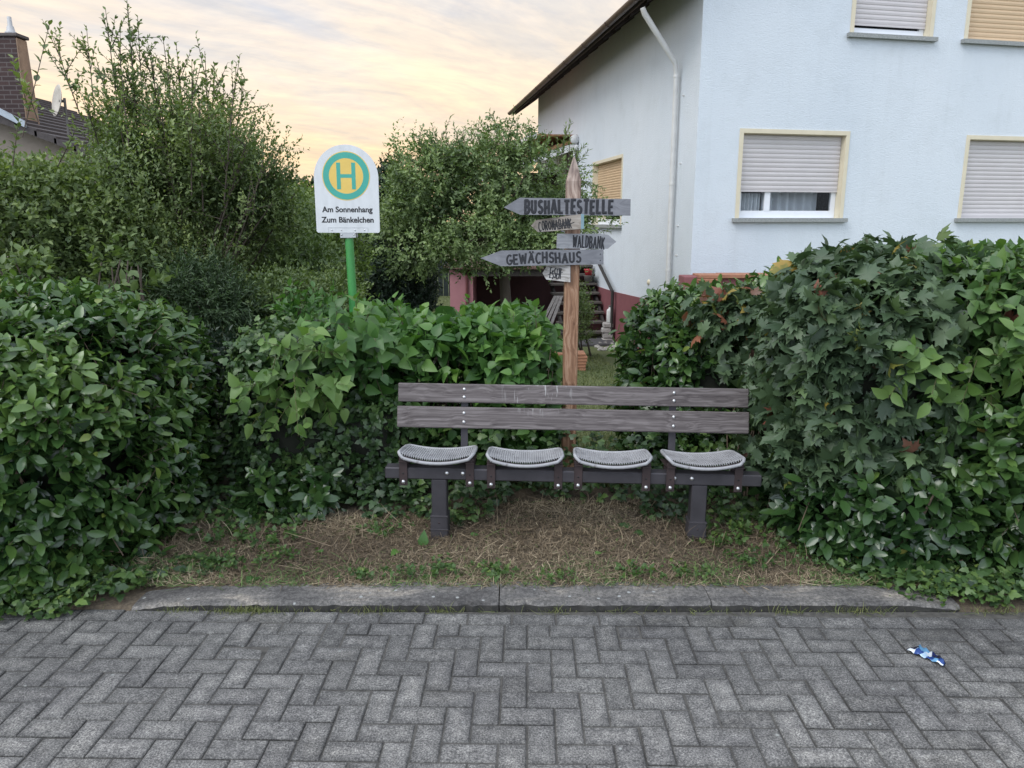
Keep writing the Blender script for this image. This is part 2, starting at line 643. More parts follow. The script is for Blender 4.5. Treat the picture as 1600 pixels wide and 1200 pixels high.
n1 = streaks(50, (.42, 1.7, 1), 1.5, 10, .66)
n1r = ramp(nt, [(.40, (0, 0, 0)), (.64, (1, 1, 1))])
nt.links.new(n1, n1r.inputs[0])
bright = mixc(nt, 1.0, el.outputs[0], (1.36, 1.24, 1.08), 'MULTIPLY')
cl = mixc(nt, n1r.outputs[0], el.outputs[0], bright)
n2 = streaks(62, (.55, 1.2, 1), .9, 6, .6)
n2r = ramp(nt, [(.48, (0, 0, 0)), (.66, (1, 1, 1))])
nt.links.new(n2, n2r.inputs[0])
greyer = mixc(nt, 1.0, cl, (.84, .93, 1.10), 'MULTIPLY')
cl1 = mixc(nt, n2r.outputs[0], cl, greyer)
n3 = streaks(20, (1.6, 2.6, 1), 4.5, 5, .6)
n3r = ramp(nt, [(.35, (.93, .94, .97)), (.65, (1.06, 1.05, 1.03))])
nt.links.new(n3, n3r.inputs[0])
cl2 = mixc(nt, 1.0, cl1, n3r.outputs[0], 'MULTIPLY')
# away from the sunset the sheet turns cool and bluish
yr = ramp(nt, [(.30, (1, 1, 1)), (.62, (0, 0, 0))])
ym = node(nt, 'ShaderNodeMath', operation='MULTIPLY_ADD')
nt.links.new(sep.outputs['Y'], ym.inputs[0])
ym.inputs[1].default_value = .5
ym.inputs[2].default_value = .5
nt.links.new(ym.outputs[0], yr.inputs[0])
cl3 = mixc(nt, yr.outputs[0], cl2, (1.02, 1.14, 1.32))
skm = mixc(nt, 1.0, sky.outputs[0], (.10, .10, .10), 'MULTIPLY')
fin = mixc(nt, .86, skm, cl3)
nt.links.new(fin, bg.inputs[0])
bg.inputs[1].default_value = 1.06

sd = bpy.data.lights.new('sun', 'SUN')
sd.energy = 1.3
sd.angle = R(35)
sd.color = (1.0, .975, .94)
sun = bpy.data.objects.new('sun', sd)
COL.objects.link(sun)
sdir = Vector((math.sin(SUN_AZ) * math.cos(SUN_EL), math.cos(SUN_AZ) * math.cos(SUN_EL), math.sin(SUN_EL)))
sun.rotation_euler = (-sdir).to_track_quat('-Z', 'Y').to_euler()
sun.location = sdir * 50

SC.view_settings.view_transform = 'Standard'
SC.view_settings.look = 'None'
SC.view_settings.exposure = 0.5
SC.view_settings.gamma = 1.0
SC.cycles.max_bounces = 8
SC.cycles.transparent_max_bounces = 8
SC.cycles.use_denoising = True

# ------------------------------------------------------------------ ground
KERB_F, KERB_B = 3.27, 3.49


def gz(x, y):
    if y < KERB_F:
        return -0.03
    if y < KERB_B:
        return -0.02 if -1.72 < x < 2.05 else 0.006
    if y < 5.0:
        return 0.015 + .012 * math.sin(x * 2.1) + .03 * min(1, (y - KERB_B) / .6)
    if y < 14:
        return 0.045 - .6 * (y - 5.0) / 9.0
    return -0.555


def build_ground():
    xs = [-400, -150, -60, -30, -15, -9] + list(np.linspace(-6, 6, 49)) + [9, 15, 30, 60, 150, 400]
    ys = [-60, -20, -8, 0, 2, 3.0, 3.26, 3.30, 3.46, 3.50] + list(np.linspace(3.6, 6.0, 20)) + list(np.linspace(6.5, 16, 20)) + [20, 26, 40, 70, 150, 400, 900]
    mb = MB()
    vs = [(x, y, gz(x, y)) for y in ys for x in xs]
    n = len(xs)
    fs = [(j * n + i, j * n + i + 1, (j + 1) * n + i + 1, (j + 1) * n + i) for j in range(len(ys) - 1) for i in range(n - 1)]
    mb.add(vs, fs, 0, True)
    m, nt, b, out = new_mat('garden_ground')
    v = coords(nt)
    big = noise(nt, v, .9, 4)
    fine = noise(nt, v, 60, 5, .7)
    soil = ramp(nt, [(.3, (.055, .041, .029)), (.7, (.15, .118, .080))])
    nt.links.new(fine, soil.inputs[0])
    grass = ramp(nt, [(.3, (.05, .07, .022)), (.7, (.13, .145, .05))])
    nt.links.new(fine, grass.inputs[0])
    sp = node(nt, 'ShaderNodeSeparateXYZ')
    nt.links.new(v, sp.inputs[0])
    gr = ramp(nt, [(0, (0, 0, 0)), (1, (1, 1, 1))])
    mr = node(nt, 'ShaderNodeMapRange')
    mr.inputs[1].default_value = 4.9
    mr.inputs[2].default_value = 5.6
    nt.links.new(sp.outputs['Y'], mr.inputs[0])
    c = mixc(nt, mr.outputs[0], soil.outputs[0], grass.outputs[0])
    nt.links.new(c, b.inputs['Base Color'])
    b.inputs['Roughness'].default_value = .95
    bump(nt, b, fine, .6, .01)
    o = mb.build('ground', m)
    tag(o, kind='structure')


build_ground()


def build_street():
    """herringbone concrete pavers, one sheet with real chamfers and joints"""
    mb_v, mb_f, tones, wears = [], [], [], []
    U = .1
    g, ch, zc = .0022, .005, .004
    yaw = R(-1.1)
    cs, sn = math.cos(yaw), math.sin(yaw)

    def brick(x0, x1, y0, y1):
        dz = random.gauss(0, .0016)
        tx, ty = random.gauss(0, .007), random.gauss(0, .007)
        jx, jy = random.gauss(0, .0006), random.gauss(0, .0006)
        x0, x1, y0, y1 = x0 + g + jx, x1 - g + jx, y0 + g + jy, y1 - g + jy
        cx, cy = (x0 + x1) / 2, (y0 + y1) / 2
        q = []
        for (i, z) in ((0, -zc - .012), (0, -zc), (ch, 0), (ch + .013, .0003), (ch + .030, .0005)):
            for (x, y) in ((x0 + i, y0 + i), (x1 - i, y0 + i), (x1 - i, y1 - i), (x0 + i, y1 - i)):
                q.append((x, y, z + dz + tx * (x - cx) + ty * (y - cy)))
        o = len(mb_v)
        for (x, y, z) in q:
            yy = y - KERB_F
            mb_v.append((x * cs - yy * sn, KERB_F + x * sn + yy * cs, z))
        for r in (0, 4, 8, 12):
            for k in range(4):
                k2 = (k + 1) % 4
                mb_f.append((o + r + k, o + r + k2, o + r + 4 + k2, o + r + 4 + k))
        mb_f.append((o + 16, o + 17, o + 18, o + 19))
        t = min(1, max(0, random.gauss(.5, .17)))
        if random.random() < .03:
            t = min(1, t + .25)
        tones.extend([t] * 20)
        w1 = random.uniform(.45, 1.0)
        wears.extend([0.0] * 8 + [.28] * 4 + [.28 + .34 * w1] * 4 + [.28 + .72 * w1] * 4)
    y_top = KERB_F - .02
    xs = -7.0
    off = -.03
    # first course along the kerb
    for i in range(70):
        brick(xs + i * .2, xs + (i + 1) * .2, y_top - U, y_top)
    NX, NY = 140, 46
    for j in range(NY):
        for i in range(NX):
            m = (i + j) % 4          # j counts towards the camera
            x0 = xs + i * U + off
            y1 = y_top - U - j * U
            if m == 0:
                brick(x0, x0 + 2 * U, y1 - U, y1)
            elif m == 2:
                # vertical brick: this cell and the one below it in the next row
                brick(x0, x0 + U, y1 - 2 * U, y1)
            if j == 0 and m == 3:
                brick(x0, x0 + U, y1 - U, y1)   # half stone against the first course
    me = bpy.data.meshes.new('street_paving')
    me.from_pydata(mb_v, [], mb_f)
    a = me.attributes.new('tone', 'FLOAT', 'POINT')
    a.data.foreach_set('value', tones)
    a = me.attributes.new('wear', 'FLOAT', 'POINT')
    a.data.foreach_set('value', wears)
    me.update()
    m, nt, b, out = new_mat('concrete_paver')
    v = coords(nt)
    at_ = node(nt, 'ShaderNodeAttribute', attribute_name='tone')
    r = ramp(nt, [(0, (.168, .162, .155)), (.5, (.210, .203, .195)), (1, (.264, .255, .244))])
    nt.links.new(at_.outputs['Fac'], r.inputs[0])
    sp1 = noise(nt, v, 150, 5, .85)
    s1 = ramp(nt, [(.36, (.18, .18, .20)), (.5, (.88, .88, .89)), (.62, (2.1, 2.1, 2.08))])
    nt.links.new(sp1, s1.inputs[0])
    we = node(nt, 'ShaderNodeAttribute', attribute_name='wear')
    wr_ = ramp(nt, [(0, (.46, .46, .45)), (.28, (.74, .74, .73)), (.6, (.90, .90, .89)), (1, (1.15, 1.14, 1.11))])
    nt.links.new(we.outputs['Fac'], wr_.inputs[0])
    r_w = mixc(nt, 1.0, r.outputs[0], wr_.outputs[0], 'MULTIPLY')
    c = mixc(nt, 1.0, r_w, s1.outputs[0], 'MULTIPLY')
    st = noise(nt, v, 2.1, 6, .6)
    s2 = ramp(nt, [(.3, (.66, .66, .68)), (.65, (1.12, 1.12, 1.1))])
    nt.links.new(st, s2.inputs[0])
    c = mixc(nt, 1.0, c, s2.outputs[0], 'MULTIPLY')
    st3 = noise(nt, v, 22, 6, .7)
    s3 = ramp(nt, [(.32, (.60, .60, .61)), (.5, (.95, .95, .95)), (.68, (1.35, 1.35, 1.34))])
    nt.links.new(st3, s3.inputs[0])
    c = mixc(nt, 1.0, c, s3.outputs[0], 'MULTIPLY')
    # pale lichen spots
    vo = node(nt, 'ShaderNodeTexVoronoi')
    vo.inputs['Scale'].default_value = 7.0
    nt.links.new(v, vo.inputs['Vector'])
    lr = ramp(nt, [(.03, (1, 1, 1)), (.06, (0, 0, 0))])
    nt.links.new(vo.outputs['Distance'], lr.inputs[0])
    c = mixc(nt, lr.outputs[0], c, (.34, .35, .33))
    # damp moss darkening towards the kerb side of the street
    sp = node(nt, 'ShaderNodeSeparateXYZ')
    nt.links.new(v, sp.inputs[0])
    mr = node(nt, 'ShaderNodeMapRange')
    mr.inputs[1].default_value = 2.15
    mr.inputs[2].default_value = 3.05
    wob = node(nt, 'ShaderNodeMath', operation='MULTIPLY_ADD')
    nt.links.new(st, wob.inputs[0])
    wob.inputs[1].default_value = .9
    nt.links.new(sp.outputs['Y'], wob.inputs[2])
    sb = node(nt, 'ShaderNodeMath', operation='SUBTRACT')
    nt.links.new(wob.outputs[0], sb.inputs[0])
    sb.inputs[1].default_value = .45
    nt.links.new(sb.outputs[0], mr.inputs[0])
    dirt = mixc(nt, 1.0, c, (.68, .69, .70), 'MULTIPLY')
    c = mixc(nt, mr.outputs[0], c, dirt)
    st5 = noise(nt, coords(nt, (1.0, 1.6, 1)), 1.1, 7, .65)
    m5 = ramp(nt, [(.54, (0, 0, 0)), (.66, (1, 1, 1))])
    nt.links.new(st5, m5.inputs[0])
    stain = mixc(nt, 1.0, c, (.70, .69, .66), 'MULTIPLY')
    c = mixc(nt, m5.outputs[0], c, stain)
    nt.links.new(c, b.inputs['Base Color'])
    b.inputs['Roughness'].default_value = .82
    bump(nt, b, sp1, .55, .004)
    o = link('street_paving', me, m)
    tag(o, kind='structure')
    # sand and dirt bed in the joints
    jb = MB()
    jb.quad((-7, -1.6, -.0055), (7, -1.6, -.0055), (7, KERB_F + .0, -.0055), (-7, KERB_F + .0, -.0055))
    o = jb.build('street_joint_bed', mat_plain('joint_dirt', (.075, .071, .064), .95, var=.5, vs=30, bs=.5, bscale=120))
    tag(o, kind='structure')


build_street()


def build_kerb():
    m, nt, b, out = new_mat('old_concrete')
    v = coords(nt)
    n1 = noise(nt, coords(nt, (1.0, 3.2, 3)), 1.7, 8, .68)
    r = ramp(nt, [(.33, (.050, .047, .046)), (.46, (.092, .088, .086)), (.55, (.14, .132, .124)), (.66, (.27, .24, .205))])
    nt.links.new(n1, r.inputs[0])
    n2 = noise(nt, v, 65, 8, .85)
    s = ramp(nt, [(.37, (.38, .38, .37)), (.5, (.98, .98, .97)), (.62, (1.75, 1.74, 1.7))])
    nt.links.new(n2, s.inputs[0])
    c = mixc(nt, 1.0, r.outputs[0], s.outputs[0], 'MULTIPLY')
    vo = node(nt, 'ShaderNodeTexVoronoi')
    vo.inputs['Scale'].default_value = 11.0
    nt.links.new(v, vo.inputs['Vector'])
    n3 = noise(nt, v, 40, 3)
    ad = node(nt, 'ShaderNodeMath', operation='MULTIPLY_ADD')
    nt.links.new(n3, ad.inputs[0])
    ad.inputs[1].default_value = .12
    nt.links.new(vo.outputs['Distance'], ad.inputs[2])
    lr = ramp(nt, [(.13, (1, 1, 1)), (.17, (0, 0, 0))])
    nt.links.new(ad.outputs[0], lr.inputs[0])
    c = mixc(nt, lr.outputs[0], c, (.30, .31, .30))
    nt.links.new(c, b.inputs['Base Color'])
    b.inputs['Roughness'].default_value = .9
    bump(nt, b, n2, .5, .004)
    mb = MB()
    cuts = [-1.78, -.06, .93, 2.10]
    for a, c_ in zip(cuts[:-1], cuts[1:]):
        e = .0022 if c_ > .5 else .003
        n = max(2, int((c_ - a) / .03))
        xs = np.linspace(a + e, c_ - e, n)
        dz = random.gauss(0, .003)
        rows = []
        for x in xs:
            w1, w2 = random.gauss(0, .0028), random.gauss(0, .005)
            if random.random() < .05:
                w1 += random.uniform(.004, .014)
            f = KERB_F + .012 + w1
            bk = KERB_B + w2 - .045 * ((x - .15) / 1.9) ** 2
            endf = min(1, max(0, min(x + 1.80, 2.12 - x) / .30)) ** .6
            zt = .002 + .033 * endf + dz * endf + random.gauss(0, .0012)
            rows.append([(x, f, -.05), (x, f - .002, zt - .014), (x, f + .012, zt), (x, (f + bk) / 2, zt + .003), (x, bk, zt), (x, bk + .004, -.05)])
        vs = [p for q in rows for p in q]
        fs = []
        for i in range(n - 1):
            for k in range(1, 5):
                fs.append((i * 6 + k, (i + 1) * 6 + k, (i + 1) * 6 + k + 1, i * 6 + k + 1))
        fs.append((0, 1, 2, 3, 4, 5))
        fs.append(tuple((n - 1) * 6 + q for q in (5, 4, 3, 2, 1, 0)))
        mb.add(vs, fs, 0)
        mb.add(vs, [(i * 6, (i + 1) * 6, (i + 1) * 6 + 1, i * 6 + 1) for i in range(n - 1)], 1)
    o = mb.build('kerb', [m, mat_plain('kerb_face_dirt_shade', (.040, .038, .034), .95, var=.6, vs=14, bs=.6, bscale=60, bdist=.008)])  # front face colour holds both dirt and a painted overhang shadow
    tag(o, kind='structure')


build_kerb()


# ------------------------------------------------------------------ loose ground cover
def blades(n, P, length, width, flat, mat_, name, tone, curl=.5):
    """thin bent strips; flat = share of lying down"""
    az = rng.uniform(0, 2 * PI, n)
    elv = np.where(rng.random(n) < flat, rng.uniform(0.0, .35, n), rng.uniform(.7, 1.45, n))
    d = np.stack([np.cos(az) * np.cos(elv), np.sin(az) * np.cos(elv), np.sin(elv)], 1)
    side = np.stack([-np.sin(az), np.cos(az), rng.normal(0, .3, n)], 1)
    bend = np.stack([rng.normal(0, 1, n), rng.normal(0, 1, n), -np.abs(rng.normal(0, .6, n)) * (elv > .5) + .25 * (elv < .5)], 1) * curl
    V = np.zeros((n, 7, 3))
    for i, t in enumerate((0, .33, .67)):
        c = P + d * (length * t)[:, None] + bend * (length * t * t * .6)[:, None]
        wv = (width * (1 - .25 * t) / 2)[:, None] * side
        V[:, 2 * i] = c - wv
        V[:, 2 * i + 1] = c + wv
    V[:, 6] = P + d * length[:, None] + bend * (length * .6)[:, None]
    base = (np.arange(n) * 7)[:, None]
    loops = (base + np.array([0, 1, 3, 2, 2, 3, 5, 4, 4, 5, 6])[None, :]).reshape(-1)
    st = ((np.arange(n) * 11)[:, None] + np.array([0, 4, 8])[None, :]).reshape(-1)
    me = bpy.data.meshes.new(name)
    me.vertices.add(n * 7)
    me.vertices.foreach_set('co', V.astype(np.float32).reshape(-1))
    me.loops.add(len(loops))
    me.loops.foreach_set('vertex_index', loops.astype(np.int32))
    me.polygons.add(len(st))
    me.polygons.foreach_set('loop_start', st.astype(np.int32))
    me.update(calc_edges=True)
    a = me.attributes.new('tone', 'FLOAT', 'POINT')
    a.data.foreach_set('value', np.repeat(np.clip(tone, 0, 1), 7).astype(np.float32))
    me.validate()
    return link(name, me, mat_)


def zfun(P):
    return np.array([gz(x, y) for x, y in P[:, :2]])


# dry clippings on the strip around the bench
n = 52000
P = np.stack([rng.uniform(-2.0, 2.15, n), KERB_B - .045 + 1.07 * rng.random(n) ** 1.1, np.zeros(n)], 1)
P = P[(np.abs(P[:, 0]) < 2.1 - .35 * (P[:, 1] - KERB_B)) & ((P[:, 1] < 4.35) | (np.abs(P[:, 0] - .2) < .75))]
n = len(P)
kerbtop = P[:, 1] < KERB_B + .012 * np.sin(P[:, 0] * 9)
P[:, 2] = zfun(P) + rng.uniform(.0, .022, n)
P[:, 2] = np.where(P[:, 1] < KERB_B + .01, np.maximum(P[:, 2], .036), P[:, 2])
tone = .38 + .34 * lump(P, 2.7, 3) + rng.normal(0, .20, n)
tone = np.clip(tone, 0, .86)
green = rng.random(n) < np.clip(.34 - 1.1 * (P[:, 1] - KERB_B), .03, .34) * (1 + 1.2 * lump(P, 6, 8))
tone = np.where(green, rng.uniform(.88, 1, n), tone)
L_ = rng.uniform(.012, .055, n)
L_ = np.where(rng.random(n) < .08, rng.uniform(.06, .12, n), L_)
tag(blades(n, P, L_, rng.uniform(.0018, .0042, n), .85, M['straw'], 'dry_grass', tone), 'dry straw and cut grass lying on the strip in front of the bench', 'dry grass', kind='stuff')
# longer dead twigs
n = 260
P = np.stack([rng.uniform(-1.7, 1.9, n), rng.uniform(3.6, 4.55, n), np.zeros(n)], 1)
P[:, 2] = zfun(P) + rng.uniform(.005, .035, n)
tag(blades(n, P, rng.uniform(.10, .32, n), rng.uniform(.002, .004, n), .98, M['straw'], 'dead_stalks', np.clip(rng.normal(.38, .18, n), 0, .7), .35), 'thin dead stalks scattered over the bare soil under the bench', 'dead stalks', kind='stuff')
# lawn seen past the signpost and far left of the shelter
n = 30000
P = np.stack([rng.uniform(-.1, 1.5, n), 4.8 + 8.2 * rng.random(n) ** 1.5, np.zeros(n)], 1)
n2_ = 9000
P2 = np.stack([rng.uniform(-3.0, 0.2, n2_), rng.uniform(13, 24, n2_), np.zeros(n2_)], 1)
P = np.concatenate([P, P2])
P[:, 2] = zfun(P)
n = len(P)
tag(blades(n, P, rng.uniform(.025, .06, n), rng.uniform(.003, .006, n) * (1 + P[:, 1] * .05), .35, M['lawn'], 'lawn', .5 + .25 * lump(P, 1.3, 1) + rng.normal(0, .18, n)), 'short mown lawn behind the signpost', 'lawn', kind='stuff')
# moss and grass in the kerb joint
pp = []
for cx, s, nn_ in ((-1.24, .07, 420), (-1.52, .05, 120), (-.33, .04, 60), (.2, .03, 40), (-.62, .10, 70), (1.62, .09, 130), (1.3, .06, 50), (.92, .3, 60), (-1.0, .3, 70), (2.25, .12, 120), (0, 1.0, 160)):
    pp.append(np.stack([rng.normal(cx, s, nn_), rng.normal(KERB_F - .004, .012, nn_), np.full(nn_, -.005)], 1))
P = np.concatenate(pp)
n = len(P)
tag(blades(n, P, rng.uniform(.015, .06, n), rng.uniform(.0015, .003, n), .35, M['lawn'], 'joint_grass', rng.uniform(.3, 1, n)), 'tufts of grass and moss growing in the joint before the kerb', 'weeds', kind='stuff')

# ivy under and behind the bench
n = 5200
P = np.stack([rng.uniform(-2.0, 2.0, n), 4.12 + .85 * rng.random(n) ** .8, np.zeros(n)], 1)
edge = 4.34 + .10 * np.sin(P[:, 0] * 5.1) + .08 * np.sin(P[:, 0] * 11 + 1) + .12 * np.exp(-((P[:, 0] - .25) / .5) ** 2) - .10 * np.exp(-((P[:, 0] + .6) / .3) ** 2) - .22 * (np.abs(P[:, 0]) > 1.25)
P = P[P[:, 1] > edge - .05 * rng.random(len(P))]
n = len(P)
rise = np.clip((P[:, 1] - 4.25) * .75, 0, .42)
P[:, 2] = zfun(P) + .02 + rng.random(n) * (rise + .05)
D = rng.normal(0, 1, (n, 3))
D[:, 1] -= .5
D[:, 2] *= .35
N = np.stack([rng.normal(0, .4, n), rng.normal(-.55, .35, n), np.full(n, .9)], 1)
tone = .42 + .3 * lump(P, 4, 2) + rng.normal(0, .17, n)
ivb = [(T_IVY, P, D, N, rng.uniform(.028, .062, n), tone)]
for (xa, xb, ya, yb, nn_, lim) in ((-2.7, -1.45, 3.08, 3.75, 1500, -1), (1.62, 2.75, 3.28, 3.75, 1300, 1)):
    q = np.stack([rng.uniform(xa, xb, nn_), rng.uniform(ya, yb, nn_), np.zeros(nn_)], 1)
    if lim < 0:
        q = q[q[:, 1] > 3.08 + .22 * np.clip((q[:, 0] + 2.4) / .5, 0, 1) + .30 * np.clip((q[:, 0] + 1.85) / .2, 0, 1) + .04 * np.sin(q[:, 0] * 13)]
    else:
        q = q[q[:, 1] > 3.60 - .30 * np.clip((q[:, 0] - 1.6) / .45, 0, 1) + .03 * np.sin(q[:, 0] * 13)]
    m_ = len(q)
    q[:, 2] = np.where((q[:, 1] > KERB_F) & (q[:, 1] < KERB_B), .04, .01) + rng.random(m_) * .07
    dd = rng.normal(0, 1, (m_, 3))
    dd[:, 2] *= .3
    nn3 = np.stack([rng.normal(0, .4, m_), rng.normal(-.4, .35, m_), np.full(m_, .9)], 1)
    ivb.append((T_IVY, q, dd, nn3, rng.uniform(.025, .06, m_), .5 + rng.normal(0, .2, m_)))
tag(link('ivy_carpet', leaves_mesh('ivy_carpet', ivb), M['ivy']), 'dark ivy carpet creeping over the ground behind the bench legs', 'ivy', kind='stuff')

# low weeds at the feet of the hedges
pl = []
for (x0, x1, y0, y1, nn_) in ((-2.6, -1.55, 2.98, 3.5, 260), (1.8, 2.6, 3.30, 3.6, 110), (1.1, 1.7, 3.85, 4.4, 110), (-1.75, -1.2, 3.9, 4.5, 90)):
    q = np.stack([rng.uniform(x0, x1, nn_), rng.uniform(y0, y1, nn_), np.zeros(nn_)], 1)
    if x0 < -2:
        q = q[q[:, 1] > 3.12 + .42 * np.clip((q[:, 0] + 2.3) / .75, 0, 1) - .0]
    q[:, 2] = np.maximum(zfun(q), 0) + .01
    pl.append(q)
P = np.concatenate(pl)
n = len(P)
b_ = shoots(P, dirs(np.tile([[0, -.3, 1.0]], (n, 1)), .6, .5, .5), rng.uniform(.03, .13, n), 4, T_IVY, .038, 60, .6, tonebase=.3)
pc = []
for (px, py, sx_, nn_) in ((690, 893, .07, 34), (640, 898, .05, 20), (770, 897, .06, 26), (990, 900, .08, 30), (1180, 880, .08, 36), (1260, 870, .1, 50), (440, 870, .08, 26), (330, 880, .1, 50), (560, 905, .05, 18), (870, 905, .06, 16), (1080, 898, .06, 20), (600, 830, .08, 40), (1120, 850, .08, 40)):
    d_ = ray(px, py)
    t_ = (H - .04) / -d_.z
    pc.append(np.stack([rng.normal(d_.x * t_, sx_, nn_), np.maximum(rng.normal(d_.y * t_, sx_ * .6, nn_), KERB_B - .01), np.full(nn_, .05)], 1))
P = np.concatenate(pc)
b_2 = shoots(P, dirs(np.tile([[0, -.2, 1.0]], (len(P), 1)), .6, .4, .5), rng.uniform(.015, .06, len(P)), 4, T_IVY, .024, 65, .7, tonebase=.3)
tag(link('clover_patches', leaves_mesh('clover_patches', [b_2]), M['weed']), 'small green clover and weed patches in the dry strip', 'weeds', kind='stuff')
tag(link('weed_fringe', leaves_mesh('weed_fringe', [b_]), M['weed']), 'low light green weeds fringing the foot of the hedges', 'weeds', kind='stuff')


# ------------------------------------------------------------------ hedges and shrubs
def laurel_hedge(name, boxes, label, mat_, nper, seed, size=.105, faces=(1, .2, .6, .6, 1), group=None, k=9, extra=None):
    c0 = boxes[0][0]
    root = empty(name, (c0[0], c0[1], 0), label, 'hedge', group)
    bt = []
    core = MB()
    for bi, (c, h, kk) in enumerate(boxes):
        n = int(nper * (h[0] * h[2] * 2 + h[0] * h[1] + h[1] * h[2]))
        Ps, Ns = sq_surface(n, c, h, kk, faces, .07, seed + bi)
        d = dirs(Ns, .65, .55, .42)
        L = rng.uniform(.13, .25, n)
        Pb = Ps - d * (L * rng.uniform(.55, 1.0, n))[:, None]
        Pb[:, 2] = np.maximum(Pb[:, 2], .02)
        gap = lump(Ps, 5.5, seed + 9) > -.62          # hollows where the clipped wood shows
        Pb, d, L = Pb[gap], d[gap], L[gap]
        hf = len(Pb) // 3
        Nk = Ns[gap]
        bt.append(shoots(Pb[hf:], d[hf:], L[hf:], k, T_LAUREL, size, 60, .35, .26, 0, seed, odd=.010))
        bt[-1][3][:] += np.repeat(Nk[hf:], k, axis=0) * .25
        bt.append(shoots(Pb[:hf], d[:hf], L[:hf], k - 2, T_LAUREL2, size * .82, 62, .30, .38, 0, seed, odd=.016, tonebase=.18))
        bt[-1][3][:] += np.repeat(Nk[:hf], k - 2, axis=0) * .25
        for i in range(0, len(Pb), 5):
            core.tube([Pb[i] - d[i] * .06, Pb[i] + d[i] * L[i] * .97], [.0035, .0018], 4, 1, False)
        # deeper layer
        m = n // 2
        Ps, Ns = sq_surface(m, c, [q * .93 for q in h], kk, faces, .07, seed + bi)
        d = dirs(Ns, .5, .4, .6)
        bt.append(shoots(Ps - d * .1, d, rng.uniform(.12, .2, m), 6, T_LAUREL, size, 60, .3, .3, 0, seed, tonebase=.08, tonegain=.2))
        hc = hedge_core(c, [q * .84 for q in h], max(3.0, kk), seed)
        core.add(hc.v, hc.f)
        # a few woody stems from the ground
        for _ in range(int(8 * h[0]) + 3):
            bx, by = c[0] + random.uniform(-.8, .8) * h[0], c[1] + random.uniform(-.8, .4) * h[1]
            tp = (bx + random.uniform(-.2, .2), by - h[1] * random.uniform(.1, .5), c[2] + h[2] * random.uniform(.2, .95))
            core.tube([(bx, by, 0), ((bx + tp[0]) / 2 + .05, (by + tp[1]) / 2, tp[2] * .5), tp], [.014, .010, .004], 5, 1, False)
    if extra:
        bt += extra
    link('foliage', leaves_mesh('foliage', bt), mat_, root)
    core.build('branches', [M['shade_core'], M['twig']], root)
    return root


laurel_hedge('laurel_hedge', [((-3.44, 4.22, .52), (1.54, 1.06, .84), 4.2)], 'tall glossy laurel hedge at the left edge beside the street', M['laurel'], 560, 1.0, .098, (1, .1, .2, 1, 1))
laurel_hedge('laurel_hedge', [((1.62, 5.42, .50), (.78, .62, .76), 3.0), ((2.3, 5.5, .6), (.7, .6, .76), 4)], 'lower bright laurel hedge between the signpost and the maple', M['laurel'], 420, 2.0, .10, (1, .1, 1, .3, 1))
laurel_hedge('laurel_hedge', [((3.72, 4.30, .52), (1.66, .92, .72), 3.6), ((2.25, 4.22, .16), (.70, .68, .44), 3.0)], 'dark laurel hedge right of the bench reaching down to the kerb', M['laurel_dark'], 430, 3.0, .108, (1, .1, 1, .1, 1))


def leafy(name, label, cat, center, batches, mat_, stem_mb=None, group=None, part='foliage', stem_part='stems', smat=None):
    root = empty(name, center, label, cat, group)
    link(part, leaves_mesh(part, batches), mat_, root)
    if stem_mb is not None and stem_mb.v:
        stem_mb.build(stem_part, smat or M['twig'], root)
    return root


# ivy hedge between the laurel and the broad-leaved hedge
c, h = (-1.40, 5.0, .52), (.34, .50, .56)
n = 1500
Ps, Ns = sq_surface(n, c, h, 4, (1, .1, 1, .6, 1), .05, 5)
d = dirs(Ns, .5, .1, .6)
b1 = shoots(Ps - Ns * .05, d, rng.uniform(.05, .14, n), 5, T_IVY, .055, 65, .35, .2, seed=5, tonebase=.3, tonegain=.3)
b1[3][:] += np.repeat(Ns, 5, axis=0) * .7
st = hedge_core(c, [q * .86 for q in h], 4, 5)
leafy('ivy_hedge', 'low hedge wrapped in small dark ivy leaves between laurel and bench', 'hedge', (c[0], c[1], 0), [b1], M['ivy'], st, stem_part='branches', smat=M['shade_core'])

# pale young leaves hanging over the ivy
st = MB()
n = 28
Pb = np.stack([rng.normal(-1.30, .13, n), rng.normal(4.50, .07, n), rng.uniform(.70, 1.02, n)], 1)
d = unit(np.stack([rng.normal(.1, .5, n), rng.normal(-.45, .25, n), rng.normal(-.2, .55, n)], 1))
b1 = shoots(Pb, d, rng.uniform(.18, .42, n), 8, T_HEART, .105, 60, .25, .45, .8, seed=6, tonebase=.35, stems=st, srad=.0035)
b1[3][:, 1] -= .45
leafy('climbing_shrub', 'pale green heart-leaved climber hanging in front of the ivy hedge', 'shrub', (-1.42, 4.55, 0), [b1], M['pale'], st, smat=M['greentwig'])

c, h = (-.98, 4.88, .34), (.42, .32, .38)
n = 900
Ps, Ns = sq_surface(n, c, h, 3, (1, .1, 1, .6, 1), .06, 5.5)
d = dirs(Ns, .5, .1, .6)
b1 = shoots(Ps - Ns * .05, d, rng.uniform(.05, .14, n), 5, T_IVY, .055, 65, .35, .2, seed=5, tonebase=.3, tonegain=.3)
b1[3][:] += np.repeat(Ns, 5, axis=0) * .7
leafy('ivy_mound', 'dark ivy mound under the heart-leaved hedge left of the bench', 'ivy', (c[0], c[1], 0), [b1], M['ivy'], hedge_core(c, [q * .82 for q in h], 3, 5), stem_part='branches', smat=M['shade_core'])

